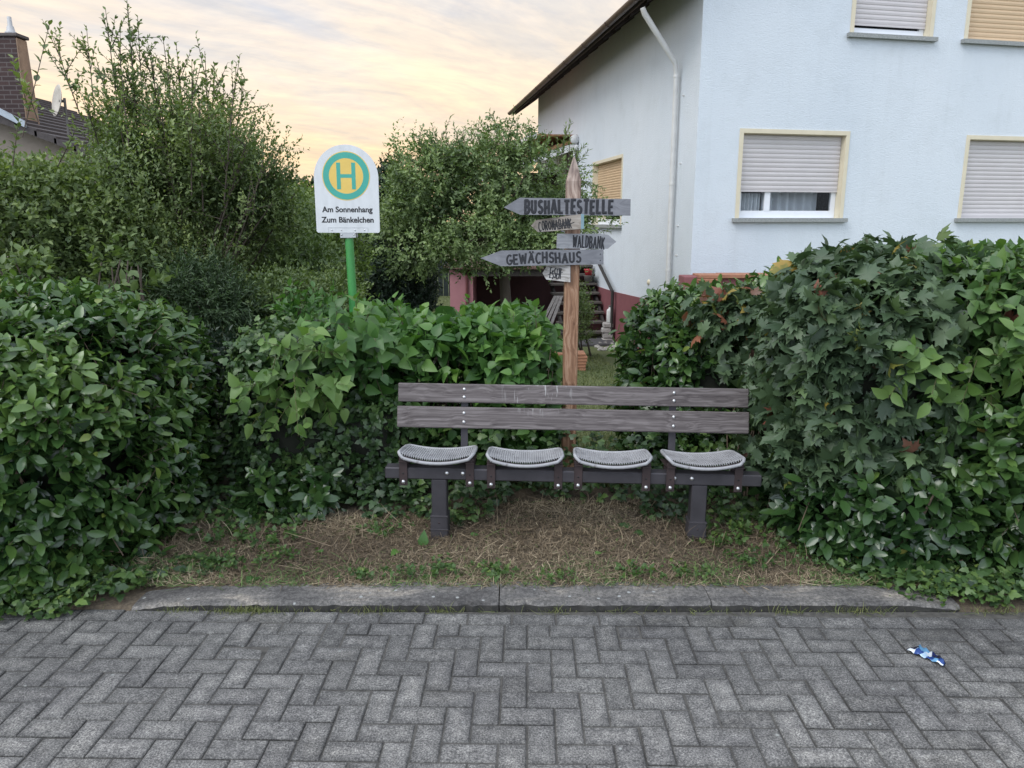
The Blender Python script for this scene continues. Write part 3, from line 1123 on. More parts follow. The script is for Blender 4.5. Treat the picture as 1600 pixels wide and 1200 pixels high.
# laurel tuft low beside it
n = 60
Pb = np.stack([rng.uniform(-1.62, -1.1, n), rng.normal(4.42, .07, n), rng.uniform(.02, .26, n)], 1)
d = dirs(np.tile([[0, -1.0, .1]], (n, 1)), .6, .2, .5)
b1 = shoots(Pb, d, rng.uniform(.10, .2, n), 7, T_LAUREL, .10, 60, .3, .3, seed=6)
leafy('laurel_sapling', 'small dark laurel seedling at the foot of the ivy hedge', 'shrub', (-1.47, 4.42, 0), [b1], M['laurel_dark'])

# broad heart-leaved hedge behind the bench, left of the signpost
st = MB()
c, h = (-.50, 5.25, .60), (.80, .48, .52)
n = 620
Ps, Ns = sq_surface(n, c, h, 4, (1, .15, .8, .8, 1.5), .08, 7)
d = dirs(Ns, .45, .35, .5)
L = rng.uniform(.15, .32, n)
b1 = shoots(Ps - d * (L * .75)[:, None], d, L, 7, T_HEART, .115, 62, .75, .30, .3, seed=7, tonebase=.28, tonegain=.45)
b1[3][:, 1] -= .25
n2_ = 300
q = fill(n2_, c, [h[0] * .85, h[1] * .8, h[2] * .8])
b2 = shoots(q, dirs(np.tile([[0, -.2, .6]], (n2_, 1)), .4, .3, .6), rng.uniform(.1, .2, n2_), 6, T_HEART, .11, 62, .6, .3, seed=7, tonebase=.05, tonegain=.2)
for i in range(70):
    x, y = random.uniform(-1.22, .26), random.uniform(4.86, 5.5)
    zt = random.uniform(.7, 1.1)
    st.tube([(x, y, 0), (x + random.uniform(-.05, .05), y, zt * .5), (x + random.uniform(-.12, .12), y - .05, zt)], [.006, .005, .003], 5, 0, False)
# canes hanging left and forward
n = 50
Pb = np.stack([rng.uniform(-1.3, -.85, n), rng.uniform(4.72, 4.95, n), rng.uniform(.85, 1.12, n)], 1)
d = unit(np.stack([rng.normal(-.1, .35, n), rng.normal(-.6, .25, n), rng.normal(.1, .35, n)], 1))
b3 = shoots(Pb, d, rng.uniform(.2, .38, n), 8, T_HEART, .115, 60, .5, .4, .9, seed=8, tonebase=.34, stems=st, srad=.004)
# young upright tips
n = 26
Pb = np.stack([rng.uniform(-1.2, .25, n), rng.uniform(4.9, 5.5, n), rng.uniform(.98, 1.1, n)], 1)
b4 = shoots(Pb, dirs(np.tile([[0, 0, 1.0]], (n, 1)), 1, .3, .22), rng.uniform(.1, .22, n), 5, T_HEART, .085, 45, .3, 0, 0, seed=8, tonebase=.5, stems=st, srad=.003)
leafy('broadleaf_hedge', 'bright heart-leaved hedge behind the bench left of the signpost', 'hedge', (c[0], c[1], 0), [b1, b2, b3, b4], M['broad'], st, smat=M['twig'])

# maple growing over the laurel at the right
st = MB()
c, h = (1.90, 4.25, .86), (.49, .58, .66)
n = 620
Ps, Ns = sq_surface(n, c, h, 2.8, (1.2, .1, 1.2, .4, 1), .08, 9)
d = dirs(Ns, .5, .15, .5)
L = rng.uniform(.12, .30, n)
b1 = shoots(Ps - d * (L * .7)[:, None], d, L, 6, T_MAPLE, .122, 60, .35, .30, .2, seed=9, tonebase=.3, tonegain=.35, odd=.03)
b1[3][:] += np.repeat(Ns, 6, axis=0) * 1.0
n2_ = 300
c2, h2 = (2.32, 4.36, 1.22), (.72, .46, .30)
Ps, Ns = sq_surface(n2_, c2, h2, 2.8, (1.2, .1, .6, .3, 1.3), .08, 9)
d = dirs(Ns, .5, .25, .5)
b2 = shoots(Ps - d * .12, d, rng.uniform(.14, .3, n2_), 6, T_MAPLE, .115, 60, .5, .3, .2, seed=9, tonebase=.3, odd=.035)
b2[3][:] += np.repeat(Ns, 6, axis=0) * .8
n3_ = 130
Ps, Ns = sq_surface(n3_, (1.62, 4.9, 1.04), (.40, .30, .30), 2.5, (1.2, .1, 1, .3, 1.3), .08, 9)
d = dirs(Ns, .5, .25, .5)
b3 = shoots(Ps - d * .1, d, rng.uniform(.1, .25, n3_), 6, T_MAPLE, .11, 60, .5, .3, .2, seed=9, tonebase=.3, odd=.12)
b3[3][:] += np.repeat(Ns, 6, axis=0) * .8
# dry canes at the left side of it
for i in range(26):
    x = random.uniform(1.40, 1.58)
    y = random.uniform(4.35, 4.75)
    st.tube([(x, y, 0), (x + random.uniform(-.06, .06), y, .5), (x + random.uniform(-.05, .2), y - .1, random.uniform(.8, 1.5))], [.006, .005, .002], 4, 0, False)
for i in range(40):
    x, y, z = random.uniform(1.6, 2.9), random.uniform(4.0, 4.6), random.uniform(1.35, 1.52)
    st.tube([(x, y, z), (x + random.uniform(-.18, .1), y - .05, z + random.uniform(.02, .16))], [.0022, .001], 3, 0, False)
hc = hedge_core(c, [q * .8 for q in h], 2.8, 9)
st.add(hc.v, hc.f, 1)
rt = leafy('maple_shrub', 'bluish green maple shrub with a few red and yellow leaves beside the bench', 'shrub', (c[0], c[1], 0), [b1, b2, b3], M['maple'], None)
st.build('stems', [M['twig'], M['shade_core']], rt)
# withered brown leaves dangling inside
n = 60
P = np.stack([rng.normal(1.50, .06, n), rng.normal(4.22, .08, n), rng.uniform(.35, 1.25, n)], 1)
D = np.stack([rng.normal(0, .4, n), rng.normal(-.2, .3, n), np.full(n, -1.0)], 1)
dead = leaves_mesh('withered_leaves', [(T_DOG, P, D, rng.normal(0, 1, (n, 3)) - np.array([[0, 1, 0]]), rng.uniform(.05, .10, n), rng.uniform(0, 1, n))])
M['withered'] = mat_leaf('withered_leaf', [(0, (.045, .022, .016)), (.6, (.11, .055, .035)), (1, (.24, .11, .06))], .7, .15)
link('withered_leaves', dead, M['withered'], rt)

# dogwood over the top right
st = MB()
c, h = (2.80, 4.28, 1.31), (.72, .56, .30)
n = 260
Ps, Ns = sq_surface(n, c, h, 3, (1.3, .1, .5, .2, 1.2), .08, 10)
d = dirs(Ns, .6, .25, .45)
L = rng.uniform(.2, .4, n)
b1 = shoots(Ps - d * (L * .7)[:, None], d, L, 8, T_DOG, .115, 58, .5, .25, .4, seed=10, tonebase=.28, tonegain=.5, stems=st, odd=.02)
n = 26
Pb = np.stack([rng.uniform(1.95, 2.7, n), rng.normal(3.74, .05, n), rng.uniform(.95, 1.22, n)], 1)
d = unit(np.stack([rng.normal(-.35, .5, n), rng.normal(-.6, .2, n), rng.normal(0, .45, n)], 1))
b2 = shoots(Pb, d, rng.uniform(.15, .3, n), 7, T_DOG, .11, 60, .5, .3, .6, seed=10, tonebase=.5, tonegain=.45, stems=st)
b2[3][:, 1] -= .3
leafy('dogwood_shrub', 'light green dogwood sprawling over the top of the dark laurel', 'shrub', (c[0], c[1], 0), [b1, b2], M['dogwood'], st, smat=M['greentwig'])


# --- plants further back
def bush(name, label, blobs, n, k, tmpl, size, mat_, seed, base, wn=.6, wu=.5, wr=.45, L=(.15, .35), cat='shrub', up=.4, grav=.05, ang=50, group=None, inner=.45, stems_n=14, extra=None, tonebase=.25, tonegain=.35, twistup=None, amp=.1, part='foliage', stem='stems', smat=None, trunk=None, stemr=.02, clump=.22):
    root = empty(name, base, label, cat, group)
    Ps, Ns = blob_surface(n, blobs, seed, amp, inner)
    keep = Ps[:, 2] > base[2] + .03
    Ps, Ns = Ps[keep], Ns[keep]
    d = dirs(Ns, wn, wu, wr)
    Ls = rng.uniform(L[0], L[1], len(Ps))
    bt = [shoots(Ps - d * (Ls * .5)[:, None], d, Ls, k, tmpl, size, ang, up, grav, 0, seed, tonebase=tonebase, tonegain=tonegain, clump=clump)]
    mb = MB()
    if trunk:
        mb.tube(trunk[0], trunk[1], 10, 0, True)
        top = trunk[0][-1]
    else:
        top = base
    for i in range(stems_n):
        bl = random.choice(blobs)
        v = Vector((random.gauss(0, 1), random.gauss(0, 1), random.gauss(.4, 1))).normalized()
        tp = (bl[0] + v.x * bl[3] * .8, bl[1] + v.y * bl[4] * .8, bl[2] + v.z * bl[5] * .8)
        b0 = top if trunk else (base[0] + random.gauss(0, .12), base[1] + random.gauss(0, .12), base[2])
        branches(mb, b0, [tp], stemr, stemr * .25, .12, 5)
    if extra:
        for e in extra(mb):
            bt.append(e)
    link(part, leaves_mesh(part, bt), mat_, root)
    if mb.v:
        mb.build(stem, smat or M['bark'], root)
    return root


def P3(px, py, Y):
    return tuple(at(px, py, Y))


def blob(px, py, Y, rpx, rpy, ry=None):
    s = Y / FOC * 1.02
    c = at(px, py, Y)
    return (c.x, c.y, c.z, rpx * s, ry if ry else (rpx + rpy) / 2 * s, rpy * s)


# tall loose plum bush, upper left
def plum_shoots(mb):
    tips = [(80, 50, -.35, 8), (135, 40, .0, 14), (165, 15, .0, 14), (198, -5, .05, 18), (215, 25, .1, 14), (150, 90, -.2, 10), (275, 65, .0, 16), (300, 95, .1, 14), (265, 100, -.1, 14), (335, 100, .15, 14),
            (375, 85, .35, 16), (382, 120, .3, 14), (400, 175, .6, 12), (350, 130, .1, 12), (235, 75, 0, 14), (185, 60, -.05, 14), (430, 230, .8, 12), (460, 262, 1.0, 12), (440, 225, .7, 10), (405, 200, .5, 12), (320, 80, 0, 10), (225, 110, 0, 12), (290, 130, 0, 12), (255, 60, 0, 12), (245, 130, -.1, 12), (310, 140, .1, 12), (340, 150, .2, 12), (180, 110, -.1, 12), (160, 140, -.2, 12), (130, 150, -.3, 12), (365, 140, .2, 12), (395, 215, .4, 12), (205, 80, 0, 14), (278, 90, 0, 14)]
    out = []
    for (px, py, lean, nl) in tips:
        tip = at(px, py, 7.0 + random.uniform(-.5, .5))
        Lh = random.uniform(.75, 1.15)
        b0 = tip - Vector((lean * .7, random.uniform(-.1, .1), 1)).normalized() * Lh
        P_, D_, L_ = np.array([b0]), np.array([tip - b0]), np.array([(tip - b0).length])
        out.append(shoots(P_, D_, L_, nl + 14, T_MID, .055, 50, .1, .1, 0, 12, tmin=.05, tonebase=.3, stems=mb, srad=.007))
        # side twigs
        m = 13
        ss = rng.uniform(.0, .8, m)
        Pq = P_ + D_ * ss[:, None]
        dq = unit(D_ * .7 / L_[0] + rng.normal(0, .45, (m, 3)))
        out.append(shoots(Pq, dq, rng.uniform(.15, .38, m), 12, T_MID, .050, 50, .1, .1, 0, 12, tonebase=.28, stems=mb, srad=.004))
    return out


bush('plum_bush', 'tall loose bush with upright leafy shoots against the sky, upper left', [blob(250, 300, 7.0, 125, 120, .8), blob(310, 265, 7.2, 85, 65, .6), blob(205, 290, 6.9, 70, 85, .6), blob(225, 215, 7.0, 60, 45, .5), blob(415, 290, 7.1, 30, 35, .4), blob(360, 300, 7.0, 70, 90, .6), blob(250, 400, 6.8, 140, 70, .7), blob(400, 300, 7.0, 45, 70, .5), blob(340, 225, 7.1, 55, 50, .4), blob(440, 330, 7.1, 30, 50, .4)],
     6600, 10, T_SMALL, .046, M['plum'], 12.0, (-3.2, 7.0, gz(-3.2, 7)), .6, .8, .45, (.15, .4), extra=plum_shoots, stems_n=34, inner=.85, amp=.28, clump=.3)
# forsythia-like shrub at the left edge
def left_whips(mb):
    out = []
    for (a, b, Y) in (((35, 215), (78, 35), 5.6), ((45, 170), (20, 90), 5.7), ((60, 190), (38, 125), 5.6), ((20, 260), (30, 180), 5.6), ((90, 260), (120, 200), 5.6)):
        p0, p1 = at(a[0], a[1], Y), at(b[0], b[1], Y)
        out.append(shoots(np.array([p0]), np.array([p1 - p0]), np.array([(p1 - p0).length]), 16, T_MID, .075, 55, .2, .1, 0, 13, tonebase=.3, stems=mb, srad=.005))
    return out


bush('leafy_bush', 'mid green shrub with larger leaves in front of the dark tiled roof', [blob(60, 340, 6.1, 105, 75, .5), blob(150, 375, 6.2, 85, 75, .5), blob(15, 305, 6.1, 60, 55, .5), blob(100, 310, 6.2, 55, 50, .5), blob(90, 420, 6.1, 130, 60, .4)],
     2300, 9, T_MID, .056, M['plum'], 13.0, (-3.7, 6.1, 0), .5, .5, .5, (.15, .4), extra=left_whips, tonebase=.22)
# elder-like young growth in front, above the laurel
bush('elder_shrub', 'broad-leaved young shrub sprouting just above the left laurel hedge', [blob(40, 420, 5.4, 50, 22, .25), blob(190, 425, 5.5, 50, 25, .25)],
     50, 7, T_DOG, .085, M['shrub'], 14.0, (-2.7, 5.2, 0), .4, .7, .5, (.15, .35), tonebase=.15)
# feathery conifer
bush('conifer_shrub', 'feathery dark conifer behind the ivy hedge', [blob(350, 480, 6.2, 70, 40, .45), blob(320, 455, 6.3, 50, 40, .4)],
     1100, 16, T_NARROW, .05, M['needle'], 15.0, (-2.35, 6.3, gz(-2.3, 6.3)), .7, -.1, .35, (.18, .4), ang=32, grav=.2, tonebase=.2, twistup=None)
bush('gap_shade_shrub', 'added dark shrub standing for shade deep in the gap between the laurel and the ivy hedge', [blob(335, 640, 5.5, 55, 120, .3)],
     900, 8, T_SMALL, .06, M['darkshrub'], 15.5, (at(335, 640, 5.5).x, 5.5, 0), tonebase=.15, stems_n=10)  # added shrub, its dark leaves stand in for shade between the hedges
# mixed greenery left of the pole
bush('hazel_shrub', 'rounded mid green shrub left of the green pole', [blob(430, 380, 8.2, 70, 80, .7), blob(400, 340, 8.6, 50, 50, .6), blob(480, 430, 7.6, 60, 60, .6)],
     1900, 8, T_SMALL, .065, M['shrub'], 16.0, (-2.6, 8.0, gz(-2, 8)), tonebase=.25)
bush('golden_shrub', 'yellowish green shrub directly behind the green pole', [blob(500, 370, 9.0, 42, 60, .6), blob(530, 420, 8.8, 36, 60, .5), blob(470, 345, 9.2, 34, 34, .5)],
     1500, 8, T_SMALL, .06, M['yellowish'], 17.0, (-2.2, 9.0, gz(-2, 9)), tonebase=.2)
bush('privet_shrub', 'small-leaved grey green shrub low behind the ivy hedge', [blob(450, 470, 6.6, 70, 40, .5), blob(520, 470, 6.8, 45, 45, .4)],
     1500, 8, T_SMALL, .045, M['plum'], 18.0, (-1.8, 6.7, gz(-2, 6.7)), tonebase=.2)
bush('bramble_shrub', 'light green shoots rising behind the broad-leaved hedge left of the pole', [blob(490, 490, 5.7, 45, 22, .25), blob(600, 500, 6.0, 40, 12, .25)],
     120, 7, T_MID, .08, M['broad'], 18.5, (-1.4, 5.75, gz(-1, 5.7)), tonebase=.3, stems_n=8)
# dark clipped hedge
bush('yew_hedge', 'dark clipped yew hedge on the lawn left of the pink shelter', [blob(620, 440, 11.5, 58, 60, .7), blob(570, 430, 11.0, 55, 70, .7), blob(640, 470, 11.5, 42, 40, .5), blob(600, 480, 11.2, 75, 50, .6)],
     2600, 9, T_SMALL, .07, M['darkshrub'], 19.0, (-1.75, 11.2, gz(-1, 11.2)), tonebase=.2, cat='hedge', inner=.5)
bush('yew_hedge', 'small brownish green clipped bush at the right end of the dark hedge', [blob(655, 465, 12.2, 26, 45, .5)],
     700, 9, T_SMALL, .06, M['plum'], 20.0, (-1.45, 12.2, gz(-1, 12.2)), tonebase=.1, cat='shrub')


# central tree with narrow grey green leaves
def willow_extra(mb):
    out = []
    for (a, b) in (((690, 250), (697, 180)), ((715, 250), (722, 200)), ((790, 240), (800, 168)), ((775, 240), (770, 180)), ((820, 250), (828, 190)), ((850, 260), (862, 225)), ((880, 250), (886, 205)), ((665, 255), (650, 225)), ((630, 270), (612, 245)),
                   ((900, 280), (935, 300)), ((905, 320), (950, 330)), ((900, 350), (945, 372)), ((895, 260), (915, 235)), ((745, 240), (742, 195)), ((840, 250), (845, 210))):
        p0, p1 = at(a[0], a[1], 11.0), at(b[0], b[1], 11.0)
        m = 7
        P_ = np.array([p0] * m) + rng.normal(0, .07, (m, 3))
        D_ = unit(np.array([p1 - p0] * m) + rng.normal(0, .18, (m, 3)))
        out.append(shoots(P_, D_, rng.uniform(.6, 1.05, m) * (p1 - p0).length * 1.05, 18, T_NARROW, .085, 45, .3, .05, 0, 21, tonebase=.35, stems=mb, srad=.005))
    return out


tb = at(790, 490, 11.3)
tr = [Vector((tb.x, 11.3, gz(0, 11.3))), Vector((tb.x + .02, 11.3, .35)), Vector((tb.x - .02, 11.3, 1.0)), Vector((tb.x - .05, 11.25, 1.5))]
bush('garden_tree', 'round-crowned tree with small silvery green leaves in front of the house', [blob(700, 310, 11.0, 95, 75, .9), blob(800, 300, 11.0, 85, 65, .8), blob(650, 300, 11.0, 55, 50, .7), blob(870, 325, 11.0, 42, 50, .5), blob(720, 380, 10.8, 115, 50, .8), blob(820, 365, 10.8, 75, 50, .7), blob(640, 370, 11.0, 55, 50, .6), blob(750, 255, 11.1, 80, 38, .6), blob(690, 250, 11.1, 45, 35, .5), blob(800, 245, 11.1, 35, 30, .5), blob(905, 335, 11.0, 36, 42, .4), blob(615, 330, 11.2, 30, 60, .5)],
     5600, 10, T_MID, .062, M['willow'], 21.0, (tb.x, 11.3, gz(0, 11.3)), .55, .25, .5, (.2, .42), cat='tree', grav=.15, inner=.75, extra=willow_extra, stems_n=34, trunk=(tr, [.10, .085, .08, .06]), part='crown', stem='trunk', stemr=.028, tonebase=.24, tonegain=.45, amp=.34, clump=.36)

# far trees
for (px, py, Y, rx, ry_, lab) in ((470, 330, 42, 45, 45, 'distant dark tree seen low between the plum bush and the bus stop sign'), (605, 310, 38, 40, 50, 'distant dark tree just right of the bus stop sign'), (540, 350, 45, 70, 40, 'distant dark tree hidden mostly behind the bus stop sign')):
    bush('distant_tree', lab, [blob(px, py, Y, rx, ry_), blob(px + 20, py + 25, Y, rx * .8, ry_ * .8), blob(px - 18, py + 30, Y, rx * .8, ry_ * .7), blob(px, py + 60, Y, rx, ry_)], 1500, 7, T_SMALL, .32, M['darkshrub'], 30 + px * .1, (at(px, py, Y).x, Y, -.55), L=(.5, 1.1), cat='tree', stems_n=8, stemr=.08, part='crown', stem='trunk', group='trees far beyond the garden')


# ------------------------------------------------------------------ bench
def build_bench():
    c = Vector((.322, 4.02, 0.0))
    rz = R(-2.6)
    root = empty('bench', c, 'weathered two-slat bench with four grey wire mesh seats on a steel beam', 'bench', rz=rz)
    root.rotation_euler = (0, R(.45), rz)
    root.scale = (.945, 1, 1)
    steel = mat_plain('dark_steel', (.054, .050, .056), .55, .35, var=.25, vs=9, bs=.15, bscale=60, bdist=.002)
    # bird droppings and scuffs on top of the steel
    brown = mat_plain('brown_bracket', (.045, .030, .030), .6, .2, var=.3, vs=12, bs=.1)
    bolt = mat_plain('galvanised_bolt', (.62, .62, .62), .35, .9, var=.1)
    wood = mat_wood('bench_timber', (.047, .037, .037), (.112, .095, .093), (.215, .190, .186), 0, .75, 80, 8)
    nt_ = wood.node_tree
    b_ = [q for q in nt_.nodes if q.type == 'BSDF_PRINCIPLED'][0]
    cur = b_.inputs['Base Color'].links[0].from_socket
    # pale scratches / droppings near the middle
    v = coords(nt_, (50, 60, 9))
    f = noise(nt_, v, 1.0, 2)
    fr = ramp(nt_, [(.58, (0, 0, 0)), (.64, (1, 1, 1))])
    nt_.links.new(f, fr.inputs[0])
    vec = coords(nt_)
    ds = node(nt_, 'ShaderNodeVectorMath', operation='SUBTRACT')
    nt_.links.new(vec, ds.inputs[0])
    ds.inputs[1].default_value = (-.20, 0, .225)
    dm = node(nt_, 'ShaderNodeVectorMath', operation='MULTIPLY')
    nt_.links.new(ds.outputs[0], dm.inputs[0])
    dm.inputs[1].default_value = (1.0, 0, 1.6)
    dl = node(nt_, 'ShaderNodeVectorMath', operation='LENGTH')
    nt_.links.new(dm.outputs[0], dl.inputs[0])
    br_ = ramp(nt_, [(.08, (1, 1, 1)), (.24, (0, 0, 0))])
    nt_.links.new(dl.outputs['Value'], br_.inputs[0])
    mm = mixc(nt_, 1.0, fr.outputs[0], br_.outputs[0], 'MULTIPLY')
    nt_.links.new(mixc(nt_, mm, cur, (.36, .35, .34)), b_.inputs['Base Color'])
    # coordinates are local: x along the bench, y away from the street, z up; beam front face at y = -.04
    mb = MB()
    mb.box(-1.085, 1.085, -.035, .045, .375, .440, 0, .006)
    beam = mb.build('beam', steel, root, False)
    for sx in (-.770, .737):
        mb = MB()
        mb.box(sx - .045, sx + .045, -.030, .050, .02, .3745, 0, .005)
        leg = mb.build('leg', steel, root, False)
        mb = MB()
        mb.box(sx - .052, sx + .052, -.040, .062, -.04, .165, 0, .006)
        mb.box(sx - .0535, sx + .0535, -.0425, .0635, .082, .088, 0, .001)
        mb.box(sx - .0535, sx + .0535, -.0425, .0635, .158, .164, 0, .001)
        mb.build('leg_sleeve', steel, leg, False)
        for k, zz_ in enumerate((.125, .045)):
            mb2 = MB()
            mb2.lathe([(0, .004), (.004, .003), (.005, 0)], (sx, -.0405, zz_), 8, axis=(0, -1, 0))
            mb2.build('bolt', brown, leg, False)
    # backrest supports
    for sx in (-.648, .610):
        mb = MB()
        pts = [(.046, .400), (.180, .420), (.214, .46), (.228, .60), (.268, .815)]
        w_ = .021
        for (y0, z0), (y1, z1) in zip(pts[:-1], pts[1:]):
            mb.hexa([(sx - w_, y0, z0), (sx + w_, y0, z0), (sx + w_, y0 + .012, z0 - .003), (sx - w_, y0 + .012, z0 - .003), (sx - w_, y1, z1), (sx + w_, y1, z1), (sx + w_, y1 + .012, z1 - .003), (sx - w_, y1 + .012, z1 - .003)])
        mb.build('backrest_support', steel, root, False)
    # slats tilted with the supports
    tilt = math.atan2(.268 - .228, .815 - .60)
    mt0 = Matrix.Translation((0, .2155, .595)) @ Matrix.Rotation(-tilt, 4, 'X')
    for (z0, z1, x0, x1) in ((.008, .130, -1.055, 1.058), (.155, .262, -1.050, 1.052)):
        mb = MB()
        mb.box(x0, x1, -.022, .012, z0, z1, 0, .005)
        me = mb.mesh('slat')
        o = link('slat', me, wood, root, False)
        o.matrix_local = mt0 @ Matrix.Translation((0, -.004, 0))
        for sx in (-.648, .610):
            for q in (.3, .72):
                zb = z0 + (z1 - z0) * q
                b2 = MB()
                b2.lathe([(0, .006), (.005, .0055), (.009, .003), (.010, 0)], (sx, -.0222, zb), 12, axis=(0, -1, 0))
                b2.build('bolt', bolt, o, False)
    # bolts in the beam
    for sx in (-.722, -.629, .589, .688):
        b2 = MB()
        b2.lathe([(0, .007), (.006, .0065), (.010, .004), (.012, 0)], (sx, -.0352, .414), 12, axis=(0, -1, 0))
        b2.build('bolt', bolt, root, False)
    # seats: curved wire mesh pads with a rolled rim
    wire, ntw, bw, ow = new_mat('coated_wire')
    vv = coords(ntw)
    fw = noise(ntw, vv, 9, 4)
    rw = ramp(ntw, [(.3, (.245, .245, .255)), (.7, (.375, .375, .385))])
    ntw.links.new(fw, rw.inputs[0])
    sc_ = noise(ntw, vv, 34, 3)
    sr = ramp(ntw, [(.62, (0, 0, 0)), (.70, (1, 1, 1))])
    ntw.links.new(sc_, sr.inputs[0])
    ntw.links.new(mixc(ntw, sr.outputs[0], rw.outputs[0], (.17, .165, .17)), bw.inputs['Base Color'])
    bw.inputs['Roughness'].default_value = .5
    hw, dp = .217, .275

    def surf(u, v):
        # u across -1..1, v 0 front .. 1 back
        x = u * hw * (1 - .05 * (v > .5) * (v - .5))
        sag = .037 * (1 - .05 * v) * (1 - u * u)
        z = .538 - sag - .034 * v + .012 * v * v * (1 - u * u)
        roll = -.018 * max(0, 1 - v / .08) ** 2 if v < .08 else 0
        return Vector((x, -.075 + dp * v, z + roll))
    mb = MB()
    for i in range(33):
        u = -.95 + 1.9 * i / 32
        pts = [surf(u, v_) for v_ in np.linspace(.03, .99, 12)]
        mb.tube(pts, .0032, 5, 0, False)
    for j in range(24):
        v_ = .135 + .835 * j / 23
        pts = [surf(u, v_) + Vector((0, 0, -.004)) for u in np.linspace(-.97, .97, 13)]
        mb.tube(pts, .0036, 5, 0, False)
    rim = []
    cr = .18
    corners = [(-1, 0), (1, 0), (1, 1), (-1, 1)]
    path = [(u, 0.0) for u in np.linspace(-.86, .86, 15)] + [(.95, .03), (1.0, .12)] + [(1.0, v_) for v_ in np.linspace(.25, .85, 7)] + [(.95, .97)] + [(u, 1.0) for u in np.linspace(.86, -.86, 15)] + [(-.95, .97)] + [(-1.0, v_) for v_ in np.linspace(.85, .25, 7)] + [(-1.0, .12), (-.95, .03), (-.86, 0.0)]
    mb.tube([surf(u, v_) + Vector((0, 0, -.003)) for u, v_ in path], .0095, 8, 0, False)
    seat_me = mb.mesh('seat')
    mb = MB()
    for sx in (-.194, .194):
        mb.box(sx - .024, sx + .024, -.0425, -.0365, .340, .500, 0, .002)        # strap down the front of the beam
        mb.box(sx - .024, sx + .024, .0465, .0525, .355, .470, 0, .002)
        zz_ = .478
        mb.hexa([(sx - .024, -.058, zz_), (sx + .024, -.058, zz_), (sx + .024, .16, zz_ - .022), (sx - .024, .16, zz_ - .022), (sx - .024, -.058, zz_ + .006), (sx + .024, -.058, zz_ + .006), (sx + .024, .16, zz_ - .016), (sx - .024, .16, zz_ - .016)])
    # curved carrier under the front rim
    cv = []
    for u in np.linspace(-.98, .98, 15):
        p = surf(u, .05)
        cv.append(p + Vector((0, .004, -.016)))
    mb.tube(cv, .0075, 6, 0, True)
    cv = [surf(u, .9) + Vector((0, 0, -.018)) for u in np.linspace(-.98, .98, 15)]
    mb.tube(cv, .0075, 6, 0, True)
    br_me = mb.mesh('seat_bracket')
    bm_ = MB()
    for sx in (-.194, .194):
        bm_.lathe([(0, .009), (.006, .0085), (.011, .005), (.012, 0)], (sx, -.0428, .362), 12, axis=(0, -1, 0))
    bolt_me = [None, None]
    for i, sx in enumerate((-.194, .194)):
        q = MB()
        q.lathe([(0, .009), (.006, .0085), (.011, .005), (.012, 0)], (sx, -.0428, .362), 12, axis=(0, -1, 0))
        bolt_me[i] = q.mesh('bolt')
    hole_me = [None, None]
    for i, sx in enumerate((-.194, .194)):
        q = MB()
        q.lathe([(0, .001), (.005, .001), (.0055, 0)], (sx, -.0427, .41), 10, axis=(0, -1, 0))
        hole_me[i] = q.mesh('rivet')
    black = mat_plain('black_rivet', (.012, .011, .012), .6)
    for k, (sx, dz, tz) in enumerate(((-.781, 0, 0), (-.270, -.004, R(1)), (.234, .0, R(-1)), (.757, .002, R(2.0)))):
        s = link('seat', seat_me, wire, root, False)
        s.location = (sx, 0, dz)
        s.rotation_euler = (0, 0, tz)
        br = link('seat_bracket', br_me, brown, s, False)
        for i in range(2):
            link('bolt', bolt_me[i], bolt, s, False)
            link('rivet', hole_me[i], black, s, False)
    # paint smears left on two seats
    return root


build_bench()


# ------------------------------------------------------------------ hand lettering
def arc(cx, cy, rx, ry, a0, a1, n=7):
    return [(cx + rx * math.cos(R(a0 + (a1 - a0) * i / n)), cy + ry * math.sin(R(a0 + (a1 - a0) * i / n))) for i in range(n + 1)]


